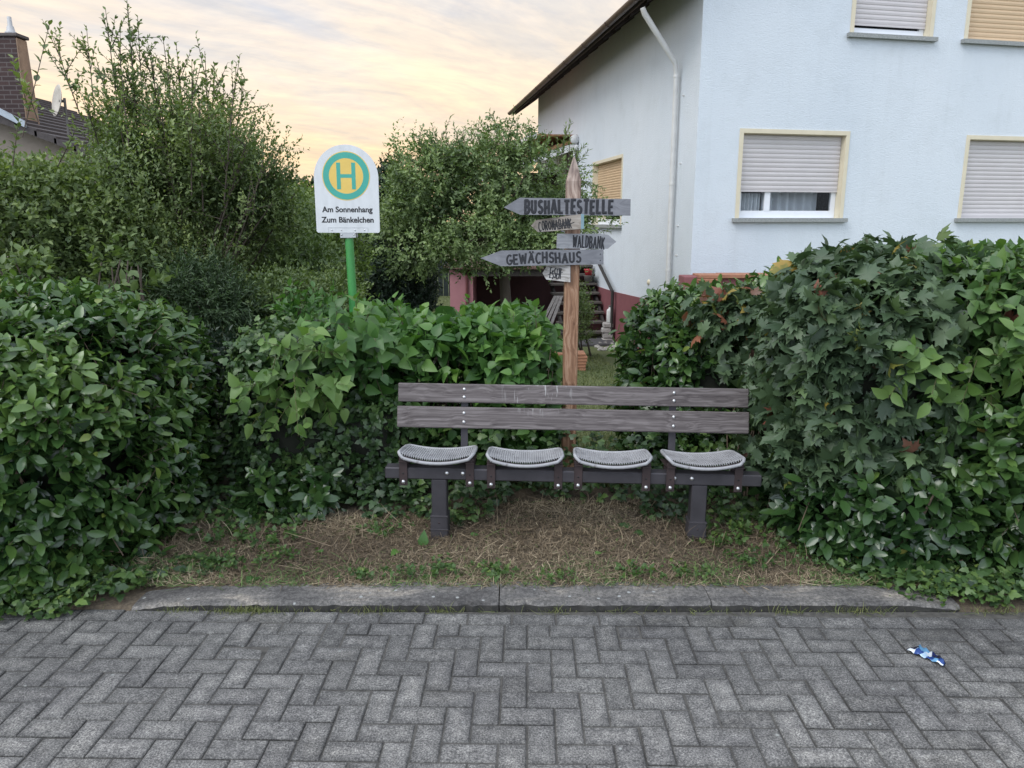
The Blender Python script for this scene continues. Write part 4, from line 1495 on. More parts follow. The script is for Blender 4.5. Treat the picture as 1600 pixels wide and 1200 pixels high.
GLYPH = {   # width, strokes on a unit-high cell
    'A': (.66, [[(0, 0), (.33, 1)], [(.33, 1), (.66, 0)], [(.13, .36), (.53, .36)]]),
    'B': (.58, [[(.03, 0), (.03, 1)], [(.03, 1)] + arc(.30, .76, .24, .24, 90, -90) + [(.03, .52)], [(.03, .52)] + arc(.30, .26, .28, .26, 90, -90) + [(.03, 0)]]),
    'C': (.58, [arc(.36, .5, .34, .5, 55, 305, 12)]),
    'D': (.58, [[(.03, 0), (.03, 1)], [(.03, 1), (.2, 1)] + arc(.2, .5, .36, .5, 90, -90, 9) + [(.03, 0)]]),
    'E': (.50, [[(.5, 1), (.03, 1), (.03, 0), (.5, 0)], [(.03, .52), (.42, .52)]]),
    'G': (.62, [arc(.36, .5, .34, .5, 55, 350, 13) + [(.40, .42)]]),
    'H': (.58, [[(.03, 0), (.03, 1)], [(.55, 0), (.55, 1)], [(.03, .5), (.55, .5)]]),
    'K': (.56, [[(.03, 0), (.03, 1)], [(.54, 1), (.05, .45)], [(.18, .58), (.56, 0)]]),
    'L': (.48, [[(.03, 1), (.03, 0), (.48, 0)]]),
    'N': (.60, [[(.03, 0), (.03, 1), (.57, 0), (.57, 1)]]),
    'O': (.66, [arc(.33, .5, .31, .5, 90, 450, 16)]),
    'R': (.58, [[(.03, 0), (.03, 1)], [(.03, 1)] + arc(.30, .74, .25, .26, 90, -90) + [(.03, .48)], [(.26, .48), (.56, 0)]]),
    'S': (.54, [arc(.28, .75, .24, .25, 40, 265, 9) + arc(.27, .25, .26, .25, 85, -145, 9)]),
    'T': (.56, [[(0, 1), (.56, 1)], [(.28, 1), (.28, 0)]]),
    'U': (.58, [[(.03, 1), (.03, .28)] + arc(.29, .28, .26, .28, 180, 360, 8) + [(.55, 1)]]),
    'W': (.84, [[(0, 1), (.20, 0), (.42, .85), (.64, 0), (.84, 1)]]),
    'Ä': (.66, [[(0, 0), (.33, 1)], [(.33, 1), (.66, 0)], [(.13, .36), (.53, .36)], [(.12, 1.16), (.17, 1.16)], [(.49, 1.16), (.54, 1.16)]]),
}


def lettering(text, length, height, stroke, name, parent, mtx, mat_, gap=.22, wob=.02, rise=0.0, strikes=()):
    """brush strokes lying 1 mm proud of a board: local x along, z up, y = 0 is the board face"""
    wt = sum(GLYPH[c][0] for c in text) + gap * (len(text) - 1)
    sx = length / wt
    mb = MB()
    x = 0
    k = 0
    for ch in text:
        w_, strokes = GLYPH[ch]
        dz, sc_ = random.gauss(0, wob) * height, 1 + random.gauss(0, wob * 1.5)
        tl = random.gauss(0, .03)
        parts = []
        for s in strokes:
            cur = [s[0]]
            for q in range(1, len(s)):
                cur.append(s[q])
                if q < len(s) - 1:
                    ax_, ay_ = s[q][0] - s[q - 1][0], s[q][1] - s[q - 1][1]
                    bx_, by_ = s[q + 1][0] - s[q][0], s[q + 1][1] - s[q][1]
                    if ax_ * bx_ + ay_ * by_ < .55 * math.hypot(ax_, ay_) * math.hypot(bx_, by_):
                        parts.append(cur)
                        cur = [s[q]]
            parts.append(cur)
        for s in parts:
            pts = []
            for (a, b) in s:
                xx = (x + a + tl * b) * sx + random.gauss(0, .004) * height
                pts.append(Vector((xx, 0, b * height * sc_ + dz + rise * xx)))
            r = stroke * random.uniform(.92, 1.1) / 2
            vs0 = len(mb.v)
            # small overshoot so ends look brushed
            d0 = (pts[0] - pts[1]).normalized() * r * .55
            d1 = (pts[-1] - pts[-2]).normalized() * r * .55
            pts = [pts[0] + d0] + pts[1:-1] + [pts[-1] + d1] if len(pts) > 2 else [pts[0] + d0, pts[-1] + d1]
            mb.tube(pts, r, 8, 0, True)
            for i in range(vs0, len(mb.v)):
                v = mb.v[i]
                mb.v[i] = (v[0], v[1] * .10 - .0004 - k * .00003, v[2])
            k += 1
        x += w_ + gap
    for s in strikes:
        vs0 = len(mb.v)
        mb.tube([Vector((a * length, 0, b * height)) for a, b in s], stroke * .28, 6, 0, True)
        for i in range(vs0, len(mb.v)):
            v = mb.v[i]
            mb.v[i] = (v[0], v[1] * .10 - .0006 - k * .00003, v[2])
        k += 1
    me = mb.mesh(name)
    me.transform(mtx)
    return link(name, me, mat_, parent, False)


def build_signpost():
    Y = 4.88
    base = at(890.5, 560, Y)
    root = empty('signpost', (base.x, Y, gz(base.x, Y)), 'pointed wooden signpost carrying five hand-painted arrow boards behind the bench', 'signpost')
    z0 = gz(base.x, Y)
    ztop = at(892, 245, Y).z - z0
    zsh = at(892, 283, Y).z - z0
    pine = post_mat = mat_wood('pine_post', (.10, .042, .020), (.27, .145, .082), (.50, .33, .22), 2, .7, 52, 9)
    ntp = pine.node_tree
    bp = [q for q in ntp.nodes if q.type == 'BSDF_PRINCIPLED'][0]
    curp = bp.inputs['Base Color'].links[0].from_socket
    cp_ = coords(ntp)
    spz = node(ntp, 'ShaderNodeSeparateXYZ')
    ntp.links.new(cp_, spz.inputs[0])
    mrz = node(ntp, 'ShaderNodeMapRange')
    mrz.inputs[1].default_value = 1.45
    mrz.inputs[2].default_value = 2.05
    mrz.inputs[4].default_value = .75
    ntp.links.new(spz.outputs['Z'], mrz.inputs[0])
    hs = node(ntp, 'ShaderNodeHueSaturation')
    hs.inputs['Saturation'].default_value = .35
    hs.inputs['Value'].default_value = 1.0
    ntp.links.new(curp, hs.inputs['Color'])
    ntp.links.new(mixc(ntp, mrz.outputs[0], curp, hs.outputs[0]), bp.inputs['Base Color'])
    hw = .0455
    mb = MB()
    # square post with a roughly hewn point, slightly twisted
    rings = [(-.1, 1, 0), (.5, 1, .0), (1.2, 1.0, .002), (zsh, .98, .004), ((zsh + ztop) / 2, .60, .006), (ztop - .01, .16, .006), (ztop, .05, .006)]
    vs, fs = [], []
    ch = .006
    for (z, s, dx) in rings:
        a = hw * s
        c_ = min(ch, a * .4)
        for (x, y) in ((-a + c_, -a), (a - c_, -a), (a, -a + c_), (a, a - c_), (a - c_, a), (-a + c_, a), (-a, a - c_), (-a, -a + c_)):
            vs.append((x + dx, y, z))
    for i in range(len(rings) - 1):
        for k in range(8):
            fs.append((i * 8 + k, i * 8 + (k + 1) % 8, (i + 1) * 8 + (k + 1) % 8, (i + 1) * 8 + k))
    fs.append(tuple((len(rings) - 1) * 8 + k for k in range(8)))
    mb.add(vs, fs)
    mb.build('post', pine, root, False)
    paint = mat_plain('black_paint', (.018, .019, .024), .6, var=.3, vs=40)
    grey = mat_wood('grey_painted_board', (.135, .138, .150), (.185, .188, .205), (.235, .238, .255), 0, .7)
    grey2 = mat_wood('pale_grey_board', (.19, .195, .21), (.26, .265, .28), (.33, .335, .35), 0, .7)
    worn = mat_wood('worn_board', (.16, .135, .11), (.28, .25, .22), (.42, .39, .36), 0, .8)
    flaky = mat_wood('flaking_white_board', (.14, .12, .10), (.40, .38, .36), (.62, .61, .59), 0, .8)
    blue = mat_plain('pale_blue_end', (.30, .46, .52), .6, var=.15)

    def board(pts, mat_, yaw=0.0, thick=.022, front=.072, endmat=None, px0=890.5):
        """pts: photo outline of the board, turned about the post by yaw"""
        yb = Y - front
        w3 = [at(px, py, yb) for px, py in pts]
        o = base.x
        cz = sum(p.z for p in w3) / len(w3)
        loc = [Vector((p.x - o, 0, p.z - cz)) for p in w3]
        if yaw:
            loc = [Vector((p.x / math.cos(yaw), 0, p.z)) for p in loc]
        mb = MB()
        mb.prism(loc, (0, 0, 0), (0, thick, 0))
        if endmat is not None:
            for i, f in enumerate(mb.f):
                ps = [Vector(mb.v[j]) for j in f]
                if len(f) == 4 and min(p.x for p in ps) > max(p.x for p in loc) - .02:
                    mb.mi[i] = 1
        me = mb.mesh('arrow_board')
        bo = link('arrow_board', me, [mat_] + ([endmat] if endmat else []), root, False)
        bo.location = (0, -front, cz - z0)
        bo.rotation_euler = (0, 0, yaw)
        return bo, cz, o, yb, yaw

    def put_text(info, text, p0, p1, hpx, stroke, **kw):
        bo, cz, o, yb, yaw = info
        a, b = at(p0[0], p0[1], yb), at(p1[0], p1[1], yb)
        c = math.cos(yaw)
        dx = (b.x - a.x) / c
        dz = b.z - a.z
        ln = math.hypot(dx, dz)
        hgt = hpx * (at(0, 300, yb).z - at(0, 301, yb).z)
        mtx = Matrix.Translation(((a.x - o) / c, -.0003, a.z - cz)) @ Matrix.Rotation(-math.atan2(dz, dx), 4, 'Y')
        return lettering(text, ln, hgt, stroke, 'lettering', bo, mtx, paint, **kw)

    def nails(info, pts):
        bo, cz, o, yb, yaw = info
        for (px, py) in pts:
            p = at(px, py, yb)
            q = MB()
            q.lathe([(0, .0015), (.003, .0013), (.004, 0)], ((p.x - o) / math.cos(yaw), -.0002, p.z - cz), 8, axis=(0, -1, 0))
            q.build('nail', paint, bo, False)

    b1 = board([(787, 324), (812, 309), (985.5, 311), (985, 337), (813, 335.5)], grey, front=.074, thick=.024)
    put_text(b1, 'BUSHALTESTELLE', (820.5, 332.5), (956.5, 332.8), 19.5, .0165, gap=.42, wob=.02)
    nails(b1, [(884, 316), (896, 330)])
    b2 = board([(831, 353), (838.5, 344), (907, 334.5), (907, 357.5), (842, 363.5)], worn, yaw=R(-40), front=.138, thick=.032, endmat=blue)
    put_text(b2, 'CORONABANK', (844, 361.5), (893, 355), 14.5, .0085, gap=.30, wob=.04, strikes=[[(.40, .25), (.62, .75), (.66, .2), (.84, .7), (.95, .35)], [(.42, .6), (.9, .45)], [(.38, .42), (.8, .25), (1.1, .5)]])
    b3 = board([(871, 365), (940, 365.5), (951, 367), (964, 378), (950, 389), (870, 388)], grey2, yaw=R(6), front=.070, thick=.022)
    put_text(b3, 'WALDBANK', (895, 386), (944, 387.5), 18.0, .0085, gap=.34, wob=.03)
    b4 = board([(751, 403.5), (783, 391.8), (943, 389.5), (943, 413), (783, 416)], grey, front=.076, thick=.024)
    put_text(b4, 'GEWÄCHSHAUS', (792, 412.5), (907, 409), 15.4, .0122, gap=.30, wob=.025)
    nails(b4, [(884, 396), (897, 408), (938, 397), (938, 407)])
    b5 = board([(848, 427.5), (855, 415.5), (891, 415), (891, 441), (854, 437.5)], flaky, yaw=R(-12), front=.068, thick=.022, endmat=grey)
    put_text(b5, 'ESSEN', (859, 434.5), (875.5, 436), 14.5, .0062, gap=.34, wob=.05, strikes=[[(-.2, .3), (.3, .7), (.5, .3), (1.2, .8)], [(0, .5), (1.0, .55)]])
    return root


build_signpost()


# ------------------------------------------------------------------ bus stop sign
def text_mesh(s, size, bold, name):
    cu = bpy.data.curves.new('tmp_text', 'FONT')
    cu.body = s
    cu.size = size
    cu.offset = bold
    cu.resolution_u = 4
    cu.extrude = .0003
    cu.align_x = 'CENTER'
    o = bpy.data.objects.new('tmp_text', cu)
    COL.objects.link(o)
    dg = bpy.context.evaluated_depsgraph_get()
    me = bpy.data.meshes.new_from_object(o.evaluated_get(dg))
    me.name = name
    bpy.data.objects.remove(o)
    bpy.data.curves.remove(cu)
    return me


def build_bus_stop():
    Y = 5.8
    foot = at(557, 560, Y)
    top = at(545.5, 372, Y)
    lean = math.atan2(foot.x - top.x, top.z - foot.z)
    z0 = gz(foot.x, Y)
    fx = foot.x + math.tan(lean) * (foot.z - z0)
    root = empty('bus_stop_sign', (fx, Y, z0), 'white round-topped bus stop sign with green H emblem on a leaning green pole', 'bus stop sign')
    root.rotation_euler = (0, -lean, 0)
    green = mat_plain('green_enamel', (.055, .25, .065), .42, var=.30, vs=9, bs=.08, stretch=(1, 1, .4))
    white = mat_plain('white_enamel', (.63, .645, .655), .38, var=.09, vs=9, stretch=(2.2, 1, .6))
    teal = mat_plain('teal_film', (.055, .36, .29), .4, var=.06, vs=8)
    yel = mat_plain('yellow_film', (.72, .50, .12), .4, var=.07, vs=8)
    blk = mat_plain('black_print', (.015, .015, .017), .5)
    alu = mat_plain('aluminium', (.55, .56, .57), .35, .8, var=.1)
    hgt = (top.z - z0) / math.cos(lean)
    mb = MB()
    mb.tube([(0, 0, -.3), (0, 0, hgt + .02)], .0315, 16)
    mb.build('pole', green, root, False)
    mb = MB()
    mb.tube([(0, 0, hgt), (0, 0, hgt + .052)], .034, 16)
    mb.box(-.058, .058, -.040, -.034, hgt + .002, hgt + .050, 0, .002)
    mb.box(-.058, .058, .030, .036, hgt + .002, hgt + .050, 0, .002)
    cl_ = mb.build('clamp', alu, root, False)
    for sx in (-.046, .046):
        q = MB()
        q.lathe([(0, .006), (.006, .005), (.007, 0)], (sx, -.0402, hgt + .026), 8, axis=(0, -1, 0))
        q.build('bolt', alu, cl_, False)
    # panel: straight lower part, slightly flared, round head
    s = at(0, 300, Y).z - at(0, 301, Y).z
    pw = at(594, 362, Y).x - at(496, 362, Y).x
    w0, w1 = pw / 2, (at(590, 275, Y).x - at(490, 275, Y).x) / 2
    zb = hgt + .040
    zt = zb + (at(0, 226, Y).z - at(0, 363, Y).z)
    zc = zt - w1
    out = [(-w0 + .012, zb), (w0 - .012, zb), (w0 - .004, zb + .004), (w0, zb + .014)]
    out += [(w1 * math.cos(R(a)), zc + w1 * math.sin(R(a))) for a in range(0, 181, 6)]
    out += [(-w0, zb + .014), (-w0 + .004, zb + .004)]
    yaw = R(4)
    mb = MB()
    mb.prism([(x, 0, z) for x, z in out], (0, 0, 0), (0, .004, 0))
    panel = mb.build('panel', white, root, False)
    panel.location = (.0, -.044, 0)
    panel.rotation_euler = (0, R(1.2), 0)
    panel.location = (-math.sin(R(1.2)) * zb * 1.0 + .006, -.044, math.sin(0))
    # emblem
    zc2 = zb + (at(0, 275, Y).z - at(0, 363, Y).z)
    ro = (at(575.5, 275, Y).x - at(504, 275, Y).x) / 2

    def disc(r0, r1, y, n=64):
        q = MB()
        vs, fs = [], []
        for k in range(n):
            a = 2 * PI * k / n
            vs += [(r0 * math.cos(a), y, r0 * math.sin(a)), (r1 * math.cos(a), y, r1 * math.sin(a)), (r1 * math.cos(a), y + .0003, r1 * math.sin(a))]
        for k in range(n):
            j = (k + 1) % n
            fs += [(k * 3, j * 3, j * 3 + 1, k * 3 + 1), (k * 3 + 1, j * 3 + 1, j * 3 + 2, k * 3 + 2)]
        q.add([(x, yy, z + zc2) for x, yy, z in vs], fs)
        return q
    disc(.0005, ro * 1.035, -.0006).build('emblem_disc', yel, panel, False)
    disc(ro * .745, ro, -.0011).build('emblem_ring', teal, panel, False)
    q = MB()
    hh, hw, sw = ro * .56, ro * .325, ro * .17
    for sx in (-1, 1):
        q.box(sx * hw - sw / 2, sx * hw + sw / 2, -.0014, -.0008, zc2 - hh, zc2 + hh)
    q.box(-hw + sw / 2, hw - sw / 2, -.0014, -.0008, zc2 - sw * .45, zc2 + sw * .45)
    q.build('emblem_letter', teal, panel, False)
    rot = Matrix.Rotation(PI / 2, 4, 'X')
    for (txt, py, wpx) in (('Am Sonnenhang', 331, 81), ('Zum Bänkelchen', 347, 84)):
        me = text_mesh(txt, .05, .0014, 'lettering')
        xs = [v.co.x for v in me.vertices]
        width = max(xs) - min(xs)
        k = wpx * s * 1.0 / width
        zl = zb + (at(0, py, Y).z - at(0, 363, Y).z)
        me.transform(Matrix.Translation((.0, -.0008, zl)) @ rot @ Matrix.Diagonal((k, k, 1, 1)))
        link('lettering', me, blk, panel, False)
    # slim fixing rail at the lower edge
    q = MB()
    for (x0, x1, z_0, z_1) in ((-.145, .145, zb + .036, zb + .038), (-.147, -.145, zb + .006, zb + .036), (.145, .147, zb + .006, zb + .036)):
        q.box(x0, x1, -.0016, -.0002, z_0, z_1)
    q.build('fixing_rail', alu, panel, False)
    for sx in (-.12, -.05, .05, .12):
        q = MB()
        q.lathe([(0, .003), (.005, .002), (.006, 0)], (sx, -.0002, zb + .018), 8, axis=(0, -1, 0))
        q.build('screw', alu, panel, False)


build_bus_stop()


# ------------------------------------------------------------------ white house
YC = 11.2
XC = 280 / FOC * CP ** 0 * 0 + at(1080, 400, YC).x
CORNER = Vector((XC, YC, 0))
DL = Vector((-.1495, .9888, 0)).normalized()       # left wall runs back
DR = Vector((math.cos(R(12.2)), math.sin(R(12.2)), 0))   # street front runs right
NL = Vector((-DL.y, DL.x, 0))
if NL.x > 0:
    NL = -NL
NR = Vector((DR.y, -DR.x, 0))
GZH = -.56


def wall_uv(px, py, d, nrm):
    p = on_plane(px, py, CORNER, nrm)
    return (p - CORNER).dot(d), p.z


def wp(d, nrm, u, z, out=0.0):
    p = CORNER + d * u + nrm * out
    return Vector((p.x, p.y, z))


def wall_with_holes(mb, d, nrm, u1, z0, z1, holes, reveal, flip):
    us = sorted({0, u1} | {h[0] for h in holes} | {h[1] for h in holes})
    zs = sorted({z0, z1} | {h[2] for h in holes} | {h[3] for h in holes})

    def q(a, b, c, e):
        mb.quad(*( (a, b, c, e) if not flip else (e, c, b, a)))
    for i in range(len(us) - 1):
        for j in range(len(zs) - 1):
            uc, zc = (us[i] + us[i + 1]) / 2, (zs[j] + zs[j + 1]) / 2
            if any(h[0] < uc < h[1] and h[2] < zc < h[3] for h in holes):
                continue
            q(wp(d, nrm, us[i], zs[j]), wp(d, nrm, us[i + 1], zs[j]), wp(d, nrm, us[i + 1], zs[j + 1]), wp(d, nrm, us[i], zs[j + 1]))
    for h in holes:
        for (a, b) in (((h[0], h[2]), (h[0], h[3])), ((h[0], h[3]), (h[1], h[3])), ((h[1], h[3]), (h[1], h[2])), ((h[1], h[2]), (h[0], h[2]))):
            q(wp(d, nrm, *a), wp(d, nrm, *b), wp(d, nrm, b[0], b[1], -reveal), wp(d, nrm, a[0], a[1], -reveal))


def build_house():
    root = empty('house', CORNER, 'white stuccoed house with beige-framed shuttered windows and a maroon base', 'house')
    stucco, nt, b, out = new_mat('white_stucco')
    v = coords(nt)
    big = noise(nt, coords(nt, (.5, .5, .25)), 1.2, 5)
    r = ramp(nt, [(.25, (.595, .645, .69)), (.5, (.635, .68, .718)), (.75, (.66, .70, .735))])
    nt.links.new(big, r.inputs[0])
    stk = noise(nt, coords(nt, (7, 7, .35)), 1.0, 5, .6)
    sr_ = ramp(nt, [(.26, (.955, .955, .95)), (.46, (1, 1, 1))])
    nt.links.new(stk, sr_.inputs[0])
    blot = noise(nt, coords(nt, (1, 1, 1)), 2.6, 6, .65)
    bl_ = ramp(nt, [(.30, (.945, .945, .94)), (.5, (1, 1, 1))])
    nt.links.new(blot, bl_.inputs[0])
    wc = mixc(nt, 1.0, r.outputs[0], sr_.outputs[0], 'MULTIPLY')
    nt.links.new(mixc(nt, 1.0, wc, bl_.outputs[0], 'MULTIPLY'), b.inputs['Base Color'])
    b.inputs['Roughness'].default_value = .9
    f1 = noise(nt, coords(nt, (1, 1, 1.9)), 34, 5, .65)
    bump(nt, b, f1, .5, .015)
    maroon = mat_plain('maroon_plinth_paint', (.20, .068, .075), .85, var=.12, vs=4, bs=.5, bscale=50)
    beige = mat_plain('beige_surround', (.66, .59, .44), .75, var=.05)
    white = mat_plain('white_window_plastic', (.74, .75, .77), .4, var=.03)
    shut = mat_plain('grey_shutter', (.56, .525, .52), .5, var=.05, vs=3)
    shut2 = mat_plain('sand_shutter', (.58, .42, .26), .55, var=.06, vs=3)
    sill_m = mat_plain('granite_sill', (.27, .28, .27), .6, var=.35, vs=60)
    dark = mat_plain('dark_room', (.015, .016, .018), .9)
    curt = mat_plain('net_curtain', (.62, .64, .66), .9, var=.08)
    glass, ntg, bg_, og = new_mat('window_glass')
    bg_.inputs['Base Color'].default_value = (.9, .93, .95, 1)
    bg_.inputs['Roughness'].default_value = .02
    bg_.inputs['Transmission Weight'].default_value = 1.0
    bg_.inputs['IOR'].default_value = 1.2
    brownw = mat_plain('brown_gutter', (.085, .055, .045), .45, var=.25, vs=8)
    eavew = mat_plain('dark_eave_timber', (.045, .033, .030), .75, var=.3, vs=10)
    tile = mat_plain('roof_tile', (.16, .07, .05), .8, var=.3, vs=12, bs=.4)
    pipe_m = mat_plain('white_downpipe', (.66, .65, .63), .5, var=.12, vs=6)

    EAVE_OUT = .62
    # eave height from the gutter line
    e1 = on_plane(1000, 8, CORNER + NL * EAVE_OUT, NL)
    zE = e1.z
    zwall = zE + .08 + EAVE_OUT * math.tan(R(36))
    UL, UR = (on_plane(840, 300, CORNER, NL) - CORNER).dot(DL), 9.5

    # windows: (wall, outer left px, right px, top py, bottom py)
    def rect(d, nrm, pxl, pxr, pt_l, pb_l):
        u0 = wall_uv(pxl, (pt_l + pb_l) / 2, d, nrm)[0]
        u1 = wall_uv(pxr, (pt_l + pb_l) / 2, d, nrm)[0]
        z1 = wall_uv(pxl, pt_l, d, nrm)[1]
        z0 = wall_uv(pxl, pb_l, d, nrm)[1]
        return [u0, u1, z0, z1]
    g1 = rect(DR, NR, 1157.5, 1317, 207, 341)
    g2 = rect(DR, NR, 1507.5, 1690, 217, 341)
    f1_ = rect(DR, NR, 1340, 1461, -110, 53)
    f2_ = rect(DR, NR, 1520, 1690, -100, 63)
    s1 = rect(DL, NL, 971, 927, 246, 352)
    s1 = [min(s1[0], s1[1]), max(s1[0], s1[1]), s1[2], s1[3]]
    mb = MB()
    reveal = .17
    wall_with_holes(mb, DR, NR, UR, GZH, zwall, [g1, g2, f1_, f2_], reveal, False)
    wall_with_holes(mb, DL, NL, UL, GZH, zwall, [s1], reveal, True)
    # gable above the front wall and the far walls
    RUN = 4.9
    rz_ = zwall + RUN * math.tan(R(36))
    A, B_, Cc = wp(DR, NR, 0, zwall), wp(DR, NR, UR, zwall), wp(DR, NR, RUN, rz_)
    mb.add([A, B_, Cc], [(0, 1, 2)])
    bk = CORNER + DL * UL
    P00, P01 = Vector((bk.x, bk.y, GZH)), Vector((bk.x, bk.y, zwall))
    P10, P11 = P00 + DR * UR, P01 + DR * UR
    mb.quad(P10, P00, P01, P11)
    mb.add([P01 + DR * 0, P01 + DR * RUN + Vector((0, 0, rz_ - zwall)), P11], [(0, 1, 2)])
    Q0, Q1 = wp(DR, NR, UR, GZH), wp(DR, NR, UR, zwall)
    mb.quad(Q0, P10, P11, Q1)
    mb.build('wall', stucco, root)
    # dark interior lining just behind the openings so that rooms read deep and unlit
    for (d, nrm, hs, flip) in ((DR, NR, (g1, g2, f1_, f2_), False), (DL, NL, (s1,), True)):
        for k, h in enumerate(hs):
            is_side = flip
            lab = None
            wm = MB()
            # beige surround band lying on the wall, and beige reveals
            bw_, pr = .055, .012
            u0, u1, z0, z1 = h

            def bar(m_, ua, ub, za, zb, o0, o1, mi=0):
                c = [wp(d, nrm, ua, za, o1), wp(d, nrm, ub, za, o1), wp(d, nrm, ub, za, o0), wp(d, nrm, ua, za, o0), wp(d, nrm, ua, zb, o1), wp(d, nrm, ub, zb, o1), wp(d, nrm, ub, zb, o0), wp(d, nrm, ua, zb, o0)]
                m_.hexa(c, mi)
            bar(wm, u0 - bw_, u0 + .004, z0, z1 + bw_, -.01, pr)
            bar(wm, u1 - .004, u1 + bw_, z0, z1 + bw_, -.01, pr)
            bar(wm, u0 + .004, u1 - .004, z1 - .004, z1 + bw_, -.01, pr)
            # inner lining of the reveal
            bar(wm, u0 + .0015, u0 + .008, z0, z1 - .008, -reveal, -.0105)
            bar(wm, u1 - .008, u1 - .0015, z0, z1 - .008, -reveal, -.0105)
            bar(wm, u0 + .008, u1 - .008, z1 - .012, z1 - .005, -reveal, -.0105)
            win = wm.build('window', beige, root)
            if is_side:
                win['label'] = 'side window with sand-coloured shutter on the left wall'
            sm = MB()
            bar(sm, u0 - .10, u1 + .10, z0 - .055, z0 + .002, -.02, .07)
            sm.build('sill', sill_m, win)
            a, b2 = u0 + .012, u1 - .012
            # frame
            fm = MB()
            fo0, fo1 = -.16, -.115
            zb0 = z0 + .004
            zt = z1 - .014
            fw = .075
            bar(fm, a, a + fw, zb0, zt, fo0, fo1)
            bar(fm, b2 - fw, b2, zb0, zt, fo0, fo1)
            bar(fm, a + fw, b2 - fw, zb0, zb0 + fw + .03, fo0, fo1)
            bar(fm, a + fw, b2 - fw, zt - fw, zt, fo0, fo1)
            two = (k in (0, 1)) and not is_side
            if two:
                mid = a + (b2 - a) * .305
                bar(fm, mid - .045, mid + .045, zb0 + fw + .03, zt - fw, fo0, fo1 + .006)
                panes = [(a + fw, mid - .045), (mid + .045, b2 - fw)]
            else:
                panes = [(a + fw, b2 - fw)]
            fm.build('window_frame', white, win)
            for (pa, pb) in panes:
                gm = MB()
                bar(gm, pa, pb, zb0 + fw + .03, zt - fw, -.142, -.136)
                gm.build('pane', glass, win)
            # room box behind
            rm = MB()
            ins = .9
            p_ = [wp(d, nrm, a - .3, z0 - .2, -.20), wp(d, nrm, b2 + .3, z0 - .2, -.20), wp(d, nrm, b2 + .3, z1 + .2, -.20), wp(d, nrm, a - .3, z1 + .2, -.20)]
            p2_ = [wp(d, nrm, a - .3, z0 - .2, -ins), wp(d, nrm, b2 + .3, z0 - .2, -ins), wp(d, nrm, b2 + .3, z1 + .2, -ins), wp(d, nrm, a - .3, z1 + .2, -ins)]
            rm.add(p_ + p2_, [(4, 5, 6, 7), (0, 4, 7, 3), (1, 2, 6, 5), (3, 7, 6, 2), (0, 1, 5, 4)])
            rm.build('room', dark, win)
            # curtains
            if two:
                for ci, (ca, cb, ct, co) in enumerate(((panes[0][0] - .02, panes[0][1] + .02, z0 + .36, -.24), (panes[1][0] - .02, panes[1][1] - .08, z1, -.36))):
                    cm = MB()
                    m_ = 60
                    vs, fs = [], []
                    for i in range(m_ + 1):
                        uu = ca + (cb - ca) * i / m_
                        wv = .040 * math.sin(i * .72 + ci) + .012 * math.sin(i * .31)
                        vs += [wp(d, nrm, uu, z0 + .08, co + wv), wp(d, nrm, uu, ct, co + wv)]
                    for i in range(m_):
                        fs.append((i * 2, i * 2 + 2, i * 2 + 3, i * 2 + 1))
                    cm.add(vs, fs, 0, True)
                    cm.build('curtain', curt, win)
            # roller shutter: profile of convex slats
            frac = {0: .655, 1: .985, 2: .875, 3: .99}[k] if not is_side else .80
            sz0 = z1 - .014 - (z1 - z0 - .014) * frac
            pitch_ = .064 if not is_side else .05
            ns = max(4, int(round((zt - sz0) / pitch_)))
            pitch_ = (zt - sz0) / ns
            shm = MB()
            vs, fs = [], []
            prof = []
            for i in range(ns):
                zz_ = sz0 + i * pitch_
                prof += [(zz_, -.098), (zz_ + pitch_ * .10, -.092), (zz_ + pitch_ * .5, -.088), (zz_ + pitch_ * .84, -.092), (zz_ + pitch_ * .90, -.099)]
            prof.append((zt, -.099))
            for (zz_, oo) in prof:
                vs += [wp(d, nrm, a, zz_, oo), wp(d, nrm, b2, zz_, oo)]
            for i in range(len(prof) - 1):
                fs.append((i * 2, i * 2 + 1, i * 2 + 3, i * 2 + 2))
            shm.add(vs, fs)
            # end bar
            bar(shm, a + .002, b2 - .002, sz0 - .028, sz0 - .001, -.106, -.086)
            sh = shm.build('shutter', shut2 if (is_side or k == 3) else shut, win)
    # things on the sill inside the first window: cups
    # plinth: a real thickness of painted render at the foot
    pm = MB()
    zp0 = wall_uv(1022, 464, DL, NL)[1]
    zp1 = wall_uv(957, 455, DL, NL)[1]
    u1p = wall_uv(957, 455, DL, NL)[0]
    zfar = zp1 + .02
    zc0 = wall_uv(1080, 432, DL, NL)[1]
    pts_l = [(0, zp0 - .02), (u1p, zp1), (UL, zfar)]
    for (ua, za), (ub, zb_) in zip(pts_l[:-1], pts_l[1:]):
        pm.hexa([wp(DL, NL, ua, GZH, .02), wp(DL, NL, ub, GZH, .02), wp(DL, NL, ub, GZH, -.02), wp(DL, NL, ua, GZH, -.02), wp(DL, NL, ua, za, .02), wp(DL, NL, ub, zb_, .02), wp(DL, NL, ub, zb_, -.02), wp(DL, NL, ua, za, -.02)])
    pm.hexa([wp(DR, NR, 0, GZH, .02), wp(DR, NR, UR, GZH, .02), wp(DR, NR, UR, GZH, -.02), wp(DR, NR, 0, GZH, -.02), wp(DR, NR, 0, zc0, .02), wp(DR, NR, UR, zc0, .02), wp(DR, NR, UR, zc0, -.02), wp(DR, NR, 0, zc0, -.02)])
    pm.build('plinth', maroon, root)
    # roof: two tiled slopes with thickness
    sl = math.tan(R(36))
    ov = .75
    rm = MB()

    def roofp(u, run, dz=0.0):
        # u along the eave (back), run = distance inwards along DR
        p = CORNER + DL * u + DR * run
        return Vector((p.x, p.y, zE + .10 + (run + EAVE_OUT) * sl + dz))
    u_a, u_b = -.30, UL + ov
